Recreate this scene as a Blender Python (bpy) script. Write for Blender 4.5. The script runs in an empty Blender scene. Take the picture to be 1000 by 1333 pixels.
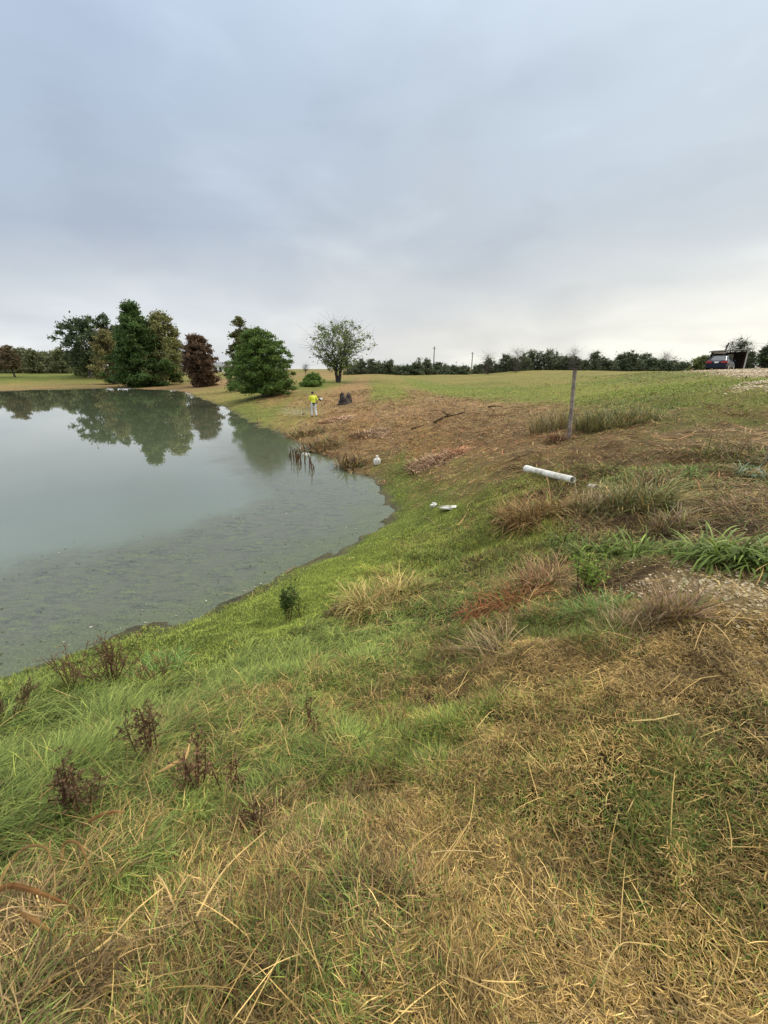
import bpy, bmesh, math, random
import numpy as np
from mathutils import Vector, Matrix
R = math.radians
rng = np.random.default_rng(7)
random.seed(7)
scene = bpy.context.scene
COL = scene.collection

# ------------------------------------------------------------------ camera
EYE = 3.8                       # eye height above the pond surface (z = 0)
FPX = 560.0; PITCH = math.atan((666.5 - 479.0) / FPX)
cam_d = bpy.data.cameras.new('camera'); cam = bpy.data.objects.new('camera', cam_d); COL.objects.link(cam)
cam.location = (0, 0, EYE); cam.rotation_euler = (R(90) - PITCH, 0, 0)
cam_d.sensor_fit = 'VERTICAL'; cam_d.sensor_height = 36.0
cam_d.lens = 36.0 * FPX / 1333.0
cam_d.clip_start = 0.05; cam_d.clip_end = 5000
scene.camera = cam

# ------------------------------------------------------------------ sky, sun, exposure
SUN_EL, SUN_AZ = R(40), R(70)   # azimuth measured from +Y towards +X
world = bpy.data.worlds.new('World'); scene.world = world; world.use_nodes = True
nt = world.node_tree; nt.nodes.clear()
def N(t, **kw):
    n = nt.nodes.new(t)
    for k, v in kw.items(): setattr(n, k, v)
    return n
def L(a, b): nt.links.new(a, b)
def math_node(op, a, b=None, c=None, clamp=False):
    n = N('ShaderNodeMath', operation=op, use_clamp=clamp)
    for i, v in enumerate((a, b, c)):
        if v is None: continue
        if isinstance(v, (int, float)): n.inputs[i].default_value = v
        else: L(v, n.inputs[i])
    return n.outputs[0]
def ramp(fac, stops, interp='LINEAR'):
    n = N('ShaderNodeValToRGB'); cr = n.color_ramp; cr.interpolation = interp
    while len(cr.elements) < len(stops): cr.elements.new(0.5)
    for e, (p, c) in zip(cr.elements, stops):
        e.position = p; e.color = (*c, 1) if len(c) == 3 else c
    if fac is not None: L(fac, n.inputs[0])
    return n.outputs[0]
def mixc(fac, a, b, mode='MIX'):
    n = N('ShaderNodeMix', data_type='RGBA', blend_type=mode)
    for s, v in ((n.inputs[0], fac), (n.inputs[6], a), (n.inputs[7], b)):
        if isinstance(v, (int, float)): s.default_value = v
        elif isinstance(v, tuple): s.default_value = (*v, 1)
        else: L(v, s)
    return n.outputs[2]
sky = N('ShaderNodeTexSky', sky_type='NISHITA', sun_disc=False)
sky.sun_elevation = SUN_EL; sky.sun_rotation = SUN_AZ; sky.dust_density = 3.0
skyc = N('ShaderNodeVectorMath', operation='SCALE'); L(sky.outputs[0], skyc.inputs[0]); skyc.inputs['Scale'].default_value = 0.10
tc = N('ShaderNodeTexCoord'); sep = N('ShaderNodeSeparateXYZ'); L(tc.outputs['Generated'], sep.inputs[0])
X, Y, Z = sep.outputs
zc = math_node('MAXIMUM', Z, 0.0)
den = math_node('ADD', zc, 0.16)
cl = N('ShaderNodeCombineXYZ'); L(math_node('DIVIDE', X, den), cl.inputs[0]); L(math_node('DIVIDE', Y, den), cl.inputs[1])
def noise(vec, scale, detail, rough=0.55, dist=0.0, sxy=(1, 1, 1), rot=0.0, loc=(0, 0, 0)):
    m = N('ShaderNodeMapping'); L(vec, m.inputs[0]); m.inputs['Scale'].default_value = sxy; m.inputs['Rotation'].default_value = (0, 0, rot)
    m.inputs['Location'].default_value = loc
    n = N('ShaderNodeTexNoise'); L(m.outputs[0], n.inputs[0]); n.inputs['Scale'].default_value = scale
    n.inputs['Detail'].default_value = detail; n.inputs['Roughness'].default_value = rough; n.inputs['Distortion'].default_value = dist
    return n.outputs[0]
SKYW = (0.05, 0.0, 0.0)
dirv = tc.outputs['Generated']
n1 = noise(dirv, 2.2, 4, 0.5, 0.2, sxy=(1, 1, 2.2), rot=0.5)
n2 = noise(dirv, 3.0, 5, 0.5, 0.25, sxy=(1, 1, 2.6), rot=0.9, loc=(3, 1, 0))
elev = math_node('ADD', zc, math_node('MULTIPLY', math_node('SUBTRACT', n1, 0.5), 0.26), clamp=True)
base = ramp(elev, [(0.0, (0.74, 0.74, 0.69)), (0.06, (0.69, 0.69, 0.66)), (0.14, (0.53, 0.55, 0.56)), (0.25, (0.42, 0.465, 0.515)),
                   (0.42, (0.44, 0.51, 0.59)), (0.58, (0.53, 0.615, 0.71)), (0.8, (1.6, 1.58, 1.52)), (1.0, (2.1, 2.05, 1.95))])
# lighter and warmer to the right, heavier to the left
az = math_node('ADD', math_node('MULTIPLY', X, 0.5), 0.5)
side = ramp(az, [(0.0, (0.90, 0.94, 1.0)), (0.3, (0.86, 0.90, 0.98)), (0.55, (1.0, 1.0, 1.0)), (0.85, (1.12, 1.11, 1.07)), (1.0, (1.15, 1.13, 1.08))])
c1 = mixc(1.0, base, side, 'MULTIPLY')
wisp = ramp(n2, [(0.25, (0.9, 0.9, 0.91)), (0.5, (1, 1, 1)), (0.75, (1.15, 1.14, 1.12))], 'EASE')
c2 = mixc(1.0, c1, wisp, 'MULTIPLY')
low = ramp(zc, [(0.0, (1, 1, 1)), (0.16, (0, 0, 0))], 'EASE')
bank = noise(dirv, 3.2, 4, 0.5, 0.3, sxy=(1, 1, 3.5), loc=(7, 2, 0))
bankc = ramp(bank, [(0.35, (0.84, 0.84, 0.86)), (0.65, (1.12, 1.11, 1.08))], 'EASE')
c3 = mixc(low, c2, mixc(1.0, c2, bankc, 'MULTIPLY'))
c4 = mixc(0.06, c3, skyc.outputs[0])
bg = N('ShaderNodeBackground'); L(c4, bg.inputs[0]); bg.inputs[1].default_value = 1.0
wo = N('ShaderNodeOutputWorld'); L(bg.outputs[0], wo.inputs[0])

sun_d = bpy.data.lights.new('sun', 'SUN'); sun_d.energy = 1.5; sun_d.angle = R(14); sun_d.color = (1.0, 0.93, 0.80)
sun = bpy.data.objects.new('sun', sun_d); COL.objects.link(sun)
sd = Vector((math.sin(SUN_AZ) * math.cos(SUN_EL), math.cos(SUN_AZ) * math.cos(SUN_EL), math.sin(SUN_EL)))
sun.rotation_euler = sd.to_track_quat('Z', 'Y').to_euler()
vs = scene.view_settings; vs.view_transform = 'Standard'; vs.look = 'None'; vs.gamma = 1; vs.use_curve_mapping = False
vs.exposure = 0.40
scene.render.engine = 'CYCLES'
scene.cycles.max_bounces = 6; scene.cycles.transparent_max_bounces = 8; scene.cycles.volume_step_rate = 2

# ------------------------------------------------------------------ helpers
def vnoise(x, y, seed=0):
    x = np.asarray(x, float); y = np.asarray(y, float)
    xi = np.floor(x).astype(np.int64); yi = np.floor(y).astype(np.int64)
    fx = x - xi; fy = y - yi; fx = fx * fx * (3 - 2 * fx); fy = fy * fy * (3 - 2 * fy)
    def h(a, b):
        n = (a * 374761393 + b * 668265263 + seed * 1442695041) & 0xffffffff
        n = ((n ^ (n >> 13)) * 1274126177) & 0xffffffff
        return ((n ^ (n >> 16)) & 0xffff) / 65535.0
    return (h(xi, yi) * (1 - fx) + h(xi + 1, yi) * fx) * (1 - fy) + (h(xi, yi + 1) * (1 - fx) + h(xi + 1, yi + 1) * fx) * fy
def fbm(x, y, seed=0, oct=3):
    s = 0; a = 1; t = 0
    for k in range(oct):
        s = s + a * vnoise(x * 2 ** k, y * 2 ** k, seed + k * 17); t += a; a *= 0.5
    return s / t
def sstep(x, a=0.0, b=1.0):
    t = np.clip((x - a) / (b - a), 0, 1); return t * t * (3 - 2 * t)
def ray(u, v):
    yc = -(v - 666.5) / FPX; cp, sp = math.cos(PITCH), math.sin(PITCH)
    return np.array([(u - 500) / FPX, cp + yc * sp, -sp + yc * cp])
def at(u, v, zr):               # point at height zr relative to the eye
    d = ray(u, v); t = zr / d[2]; return d[0] * t, d[1] * t

def fast_mesh(name, V, F, mat=None, parent=None, col=None, smooth=False):
    """V (n,3), F list of (m,k) index arrays"""
    me = bpy.data.meshes.new(name)
    V = np.ascontiguousarray(V, np.float32)
    me.vertices.add(len(V)); me.vertices.foreach_set('co', V.ravel())
    F = [np.asarray(f, np.int32) for f in F if len(f)]
    nl = sum(f.size for f in F); npoly = sum(len(f) for f in F)
    me.loops.add(nl); me.loops.foreach_set('vertex_index', np.concatenate([f.ravel() for f in F]))
    me.polygons.add(npoly)
    st = []; o = 0
    for f in F:
        st.append(np.arange(len(f)) * f.shape[1] + o); o += f.size
    me.polygons.foreach_set('loop_start', np.concatenate(st).astype(np.int32))
    me.polygons.foreach_set('use_smooth', np.full(npoly, smooth))
    me.update(calc_edges=True)
    if col is not None:
        a = me.color_attributes.new('Col', 'FLOAT_COLOR', 'POINT')
        c = np.ones((len(V), 4), np.float32); c[:, :col.shape[1]] = col; a.data.foreach_set('color', c.ravel())
    if mat: me.materials.append(mat)
    o = bpy.data.objects.new(name, me); COL.objects.link(o)
    if parent is not None: o.parent = parent
    return o
def tag(o, label=None, cat=None, group=None, kind=None):
    for k, v in (('label', label), ('category', cat), ('group', group), ('kind', kind)):
        if v: o[k] = v
    return o
def empty(name, loc, rz=0.0):
    o = bpy.data.objects.new(name, None); o.empty_display_size = 0.2; o.location = loc; o.rotation_euler = (0, 0, rz); COL.objects.link(o); return o

class MB:
    """collects geometry and links it as one mesh"""
    def __init__(s): s.v = []; s.f = []; s.c = []; s.n = 0
    def add(s, V, F, c=(1, 1, 1)):
        V = np.asarray(V, float); s.v.append(V)
        s.f += [tuple(int(i) + s.n for i in f) for f in F]
        s.c.append(np.tile(np.asarray(c, float), (len(V), 1))); s.n += len(V); return s
    def box(s, c, d, rot=None, col=(1, 1, 1), taper=1.0):
        V = np.array([(x, y, z) for z in (-.5, .5) for y in (-.5, .5) for x in (-.5, .5)]) * np.array(d)
        V[4:, :2] *= taper
        if rot is not None: V = V @ np.array(rot.to_3x3()).T
        V = V + np.array(c)
        return s.add(V, [(0, 2, 3, 1), (4, 5, 7, 6), (0, 1, 5, 4), (2, 6, 7, 3), (0, 4, 6, 2), (1, 3, 7, 5)], col)
    def tube(s, P, Rr, k=6, col=(1, 1, 1), cap=True, wob=0.0):
        P = np.asarray(P, float); n = len(P)
        Rr = np.full(n, Rr) if np.isscalar(Rr) else np.asarray(Rr, float)
        V = []; prev = None
        for i in range(n):
            t = P[min(i + 1, n - 1)] - P[max(i - 1, 0)]; t = t / (np.linalg.norm(t) + 1e-9)
            a = np.cross(t, (0, 0, 1) if abs(t[2]) < .9 else (1, 0, 0)) if prev is None else prev - t * np.dot(prev, t)
            a /= np.linalg.norm(a) + 1e-9; prev = a; b = np.cross(t, a)
            for j in range(k):
                an = 2 * math.pi * j / k; r = Rr[i] * (1 + wob * (random.random() - .5))
                V.append(P[i] + r * (math.cos(an) * a + math.sin(an) * b))
        F = [(i * k + j, i * k + (j + 1) % k, (i + 1) * k + (j + 1) % k, (i + 1) * k + j) for i in range(n - 1) for j in range(k)]
        if cap: F += [tuple(range(k - 1, -1, -1)), tuple((n - 1) * k + j for j in range(k))]
        return s.add(V, F, col)
    def ell(s, c, r, nu=10, nv=7, col=(1, 1, 1), rot=None, wob=0.0):
        V = [(0, 0, -1)]
        for i in range(1, nv):
            ph = -math.pi / 2 + math.pi * i / nv
            for j in range(nu):
                th = 2 * math.pi * j / nu; V.append((math.cos(ph) * math.cos(th), math.cos(ph) * math.sin(th), math.sin(ph)))
        V.append((0, 0, 1)); V = np.array(V)
        if wob: V = V * (1 + wob * (rng.random((len(V), 1)) - .5))
        V = V * np.array(r)
        if rot is not None: V = V @ np.array(rot.to_3x3()).T
        V = V + np.array(c)
        F = [(0, 1 + (j + 1) % nu, 1 + j) for j in range(nu)]
        for i in range(nv - 2):
            for j in range(nu):
                a = 1 + i * nu; F.append((a + j, a + (j + 1) % nu, a + nu + (j + 1) % nu, a + nu + j))
        a = 1 + (nv - 2) * nu; F += [(a + j, a + (j + 1) % nu, len(V) - 1) for j in range(nu)]
        return s.add(V, F, col)
    def build(s, name, mat, parent=None, smooth=False):
        me = bpy.data.meshes.new(name); V = np.concatenate(s.v)
        me.from_pydata(V.tolist(), [], s.f); me.update()
        a = me.color_attributes.new('Col', 'FLOAT_COLOR', 'POINT')
        c = np.ones((len(V), 4), np.float32); c[:, :3] = np.concatenate(s.c); a.data.foreach_set('color', c.ravel())
        me.materials.append(mat)
        if smooth: me.polygons.foreach_set('use_smooth', np.full(len(me.polygons), True))
        o = bpy.data.objects.new(name, me); COL.objects.link(o)
        if parent is not None: o.parent = parent
        return o

# ------------------------------------------------------------------ materials
def new_mat(name):
    global nt
    m = bpy.data.materials.new(name); m.use_nodes = True; nt = m.node_tree; nt.nodes.clear(); return m
def finish(shader, disp=None):
    o = N('ShaderNodeOutputMaterial'); L(shader, o.inputs[0])
def attr(name='Col'):
    a = N('ShaderNodeAttribute'); a.attribute_name = name; return a
def bump(h, strength, dist):
    b = N('ShaderNodeBump'); L(h, b.inputs['Height']); b.inputs['Strength'].default_value = strength; b.inputs['Distance'].default_value = dist; return b.outputs[0]
def leaf_mat(name, trans=0.3, spec=0.2):
    m = new_mat(name); a = attr()
    p = N('ShaderNodeBsdfPrincipled'); L(a.outputs['Color'], p.inputs['Base Color']); p.inputs['Roughness'].default_value = 0.6
    p.inputs['Specular IOR Level'].default_value = spec
    t = N('ShaderNodeBsdfTranslucent'); L(a.outputs['Color'], t.inputs[0])
    mx = N('ShaderNodeMixShader'); mx.inputs[0].default_value = trans; L(p.outputs[0], mx.inputs[1]); L(t.outputs[0], mx.inputs[2])
    finish(mx.outputs[0]); return m
def solid_mat(name, col, rough=0.6, metal=0.0, nscale=8.0, var=0.25, bmp=0.0, dirt=None, spec=0.5, usecol=False):
    m = new_mat(name); g = N('ShaderNodeTexCoord')
    n = noise(g.outputs['Object'], nscale, 5, 0.6)
    k = ramp(n, [(0.3, (1 - var,) * 3), (0.7, (1 + var * .5,) * 3)])
    src = attr().outputs['Color'] if usecol else None
    c = mixc(1.0, src if usecol else col, k, 'MULTIPLY')
    if usecol: c = mixc(1.0, c, col, 'MULTIPLY')
    if dirt:
        n2 = noise(g.outputs['Object'], nscale * .35, 5, 0.65, loc=(4, 2, 1))
        c = mixc(ramp(n2, [(0.48, (0, 0, 0)), (0.62, (1, 1, 1))]), c, dirt)
    p = N('ShaderNodeBsdfPrincipled'); L(c, p.inputs['Base Color']); p.inputs['Roughness'].default_value = rough; p.inputs['Metallic'].default_value = metal
    p.inputs['Specular IOR Level'].default_value = spec
    if bmp: L(bump(n, bmp, 0.02), p.inputs['Normal'])
    finish(p.outputs[0]); return m
M_leaf = leaf_mat('leaf'); M_grass = leaf_mat('grass_blade', 0.2, 0.25); M_dry = leaf_mat('dry_blade', 0.15, 0.15)
M_bark = solid_mat('bark', (0.10, 0.085, 0.07), 0.9, nscale=6, var=0.5, bmp=0.6)
M_darkbark = solid_mat('dark_bark', (0.045, 0.038, 0.03), 0.95, nscale=8, var=0.5, bmp=0.8)
M_stem = solid_mat('stem', (1.0, .90, .66), 0.9, nscale=20, var=0.4, usecol=True, spec=.03)

# ------------------------------------------------------------------ terrain heights
ctl = []   # (x, y, z rel eye)
def C(u, v, z): x, y = at(u, v, z); ctl.append((x, y, z))
ctl += [(0, 0, -1.6), (0, -3, -1.5), (3, -3, -1.35), (-3, -2, -2.2), (0, -15, -1.3), (20, -10, -1.0), (-8, -8, -2.6), (10, 0, -1.1), (-12, -4, -3.5)]
for t in [(500, 1333, -1.6), (0, 1333, -1.78), (1000, 1333, -1.5), (0, 1100, -2.1), (0, 1000, -2.6), (0, 930, -3.15), (500, 1100, -1.75), (1000, 1100, -1.45), (250, 1100, -1.9),
          (250, 950, -2.55), (200, 870, -3.3), (350, 850, -3.0), (500, 850, -2.55), (500, 750, -3.15), (420, 790, -3.3), (650, 850, -2.0), (650, 750, -2.4), (650, 950, -1.8), (500, 950, -2.1),
          (800, 850, -1.6), (1000, 850, -1.42), (950, 760, -1.45), (1000, 700, -1.5), (850, 720, -1.75), (700, 660, -2.2), (710, 622, -2.0), (600, 650, -2.85), (600, 700, -2.8), (540, 640, -3.45),
          (540, 700, -3.3), (850, 640, -1.75), (1000, 600, -1.5), (742, 570, -1.85), (850, 560, -1.5), (1000, 550, -1.3), (600, 570, -2.7), (500, 580, -3.3), (460, 598, -3.6),
          (500, 540, -2.75), (600, 530, -2.3), (500, 515, -2.25), (700, 530, -1.95), (700, 500, -1.7), (850, 510, -1.0), (850, 485, -.35), (1000, 490, -.4), (1000, 515, -.75),
          (410, 541, -3.3), (350, 560, -3.7), (430, 560, -3.4), (400, 505, -2.4), (345, 513, -2.85), (320, 523, -3.45), (300, 515, -3.4), (262, 513, -3.65), (320, 505, -3.1),
          (180, 500, -3.5), (80, 497, -3.2), (0, 497, -3.1), (100, 488, -1.8), (0, 488, -1.8), (265, 500, -3.2), (285, 489, -2.1), (440, 497, -2.1), (350, 497, -2.6), (450, 489, -2.1),
          (600, 489, -1.95), (700, 487.5, -1.6), (220, 489, -2.1), (160, 488, -2.0), (850, 484, -.9)]: C(*t)
ctl += [(28.5, 38.6, -.12), (33, 42, -.15), (26, 34, -.2), (22, 28, -.32), (60, 60, -.3), (60, 20, -.4), (45, 130, -.7), (100, 100, -.5), (-45, 200, -1.8), (-140, 180, -1.8), (45, 200, -1.6), (180, 200, -.8),
        (0, 500, -1.6), (-400, 400, -1.6), (400, 400, -1.3), (600, 0, -1), (-600, 0, -1.5), (0, -600, -1.5), (500, -500, -1), (-500, -500, -1.5), (0, 1200, -1.0), (-1200, 800, -1), (1200, 800, -.8), (1200, -800, -1), (-1200, -800, -1.5), (-150, 40, -2.5), (-70, -30, -2.6)]
W = -EYE
shore_px = [(0, 878), (60, 862), (130, 838), (200, 815), (300, 782), (400, 735), (450, 706), (485, 683), (500, 662), (495, 643), (475, 622), (440, 604), (405, 590), (385, 574), (350, 560),
            (318, 545), (298, 535), (280, 526), (262, 519), (248, 514.5), (238, 510), (222, 508.2), (190, 507), (150, 505.5), (60, 506.5), (0, 509)]
shore = [at(u, v, W) for u, v in shore_px]
shore += [(-92, 62), (-100, 35), (-88, 8), (-60, -8), (-35, -12), (-20, -8), (-10.5, -1)]
for p in shore[::1]: ctl.append((p[0], p[1], W + .03))
# smooth the outline
def catmull(P, m=4, closed=True):
    P = np.array(P, float); n = len(P); out = []
    for i in range(n if closed else n - 1):
        g = (lambda k: P[(i + k) % n]) if closed else (lambda k: P[min(max(i + k, 0), n - 1)])
        a, b, c, d = g(-1), g(0), g(1), g(2)
        for j in range(m):
            t = j / m; out.append(.5 * ((2 * b) + (c - a) * t + (2 * a - 5 * b + 4 * c - d) * t * t + (3 * b - a - 3 * c + d) * t ** 3))
    if not closed: out.append(P[-1])
    return np.array(out)
SH = catmull(shore, 4)
ctl = np.array(ctl)
def comp(x, y): return np.stack([np.arcsinh(np.asarray(x) / 4), np.arcsinh(np.asarray(y) / 4)], -1)
Q = comp(ctl[:, 0], ctl[:, 1]); zc_ = ctl[:, 2] + EYE
def tker(r2): return 0.5 * r2 * np.log(r2 + 1e-9)
n = len(Q); A = np.zeros((n + 3, n + 3))
A[:n, :n] = tker(((Q[:, None] - Q[None]) ** 2).sum(-1)) + np.eye(n) * 0.004
A[:n, n] = 1; A[:n, n + 1:] = Q; A[n, :n] = 1; A[n + 1:, :n] = Q.T
Wt = np.linalg.solve(A, np.concatenate([zc_, [0, 0, 0]]))
def tps(x, y):
    q = comp(x, y).reshape(-1, 2); out = np.empty(len(q))
    for i in range(0, len(q), 40000):
        s = q[i:i + 40000]; out[i:i + 40000] = tker(((s[:, None] - Q[None]) ** 2).sum(-1)) @ Wt[:n] + Wt[n] + s @ Wt[n + 1:]
    return out.reshape(np.shape(x))
def sdist(x, y):                # + outside the pond, - inside
    x = np.ravel(x); y = np.ravel(y); out = np.empty(len(x)); a = SH; b = np.roll(SH, -1, 0)
    for i in range(0, len(x), 30000):
        px = x[i:i + 30000, None]; py = y[i:i + 30000, None]
        ex, ey = b[:, 0] - a[:, 0], b[:, 1] - a[:, 1]
        t = np.clip(((px - a[:, 0]) * ex + (py - a[:, 1]) * ey) / (ex ** 2 + ey ** 2), 0, 1)
        d = np.sqrt(((px - a[:, 0] - t * ex) ** 2 + (py - a[:, 1] - t * ey) ** 2).min(1))
        cr = ((a[:, 1] > py) != (b[:, 1] > py)) & (px < (b[:, 0] - a[:, 0]) * (py - a[:, 1]) / (b[:, 1] - a[:, 1] + 1e-12) + a[:, 0])
        out[i:i + 30000] = np.where(cr.sum(1) % 2 == 1, -d, d)
    return out
NG = 620
gs = np.linspace(-5.9, 5.9, NG)
GX = 4 * np.sinh(gs) + .3; GY = 4 * np.sinh(gs) + 3.5
gx, gy = np.meshgrid(GX, GY)     # [iy, ix]
near = (gx > -130) & (gx < 30) & (gy > -30) & (gy < 130)
SD = np.full(gx.shape, 60.0); SD[near] = sdist(gx[near], gy[near])
H = tps(gx, gy)
rr = np.hypot(gx, gy)
rough = (fbm(gx * 1.3, gy * 1.3, 3, 3) - .5) * .3 * sstep(rr, 60, 10) + (fbm(gx * 4.5, gy * 4.5, 5, 2) - .5) * .11 * sstep(rr, 18, 5)
rough += (fbm(gx * .12, gy * .12, 9, 3) - .5) * .35 * sstep(rr, 12, 40)
wob = (vnoise(gx * 1.3, gy * 1.3, 31) - .5) * .65 + (vnoise(gx * 4, gy * 4, 32) - .5) * .35
SDw = SD + wob * np.clip(rr / 12, .5, 1.6)
land = np.maximum(H + rough * sstep(SD, .1, 1.5), .02 + .05 * np.clip(SDw, 0, 4))
land = land * sstep(SDw, -.1, .7) + (.03 * SDw.clip(0, 1)) * (1 - sstep(SDw, -.1, .7))
ZZ = np.where(SDw > 0, np.maximum(land, .004), -.02 + np.maximum(.22 * SDw, -1.2))
def bil(arr, x, y):
    x = np.asarray(x, float); y = np.asarray(y, float)
    i = np.clip(np.searchsorted(GX, x) - 1, 0, NG - 2); j = np.clip(np.searchsorted(GY, y) - 1, 0, NG - 2)
    fx = np.clip((x - GX[i]) / (GX[i + 1] - GX[i]), 0, 1); fy = np.clip((y - GY[j]) / (GY[j + 1] - GY[j]), 0, 1)
    return (arr[j, i] * (1 - fx) + arr[j, i + 1] * fx) * (1 - fy) + (arr[j + 1, i] * (1 - fx) + arr[j + 1, i + 1] * fx) * fy
def hz(x, y): return bil(ZZ, x, y)
_ts = np.geomspace(.4, 900, 9000)
def gp(u, v, lift=0.0):
    d = ray(u, v); x = d[0] * _ts; y = d[1] * _ts; z = EYE + d[2] * _ts
    hit = np.nonzero(z < hz(x, y))[0]
    k = hit[0] if len(hit) else -1
    return np.array([x[k], y[k], float(hz(x[k], y[k])) + lift])
def px2h(px, p):              # height of an upright thing whose top shows px above its base
    q = np.array([p[0], p[1], p[2] - EYE]); cp, sp = math.cos(PITCH), math.sin(PITCH)
    vb = 666.5 - FPX * (q[1] * sp + q[2] * cp) / (q[1] * cp - q[2] * sp); d = ray(500, vb - px)
    return d[2] / d[1] * p[1] + EYE - p[2]
def depth(p): return p[1] * math.cos(PITCH) - (p[2] - EYE) * math.sin(PITCH)
def px2m(px, p): return px * depth(p) / FPX

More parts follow.
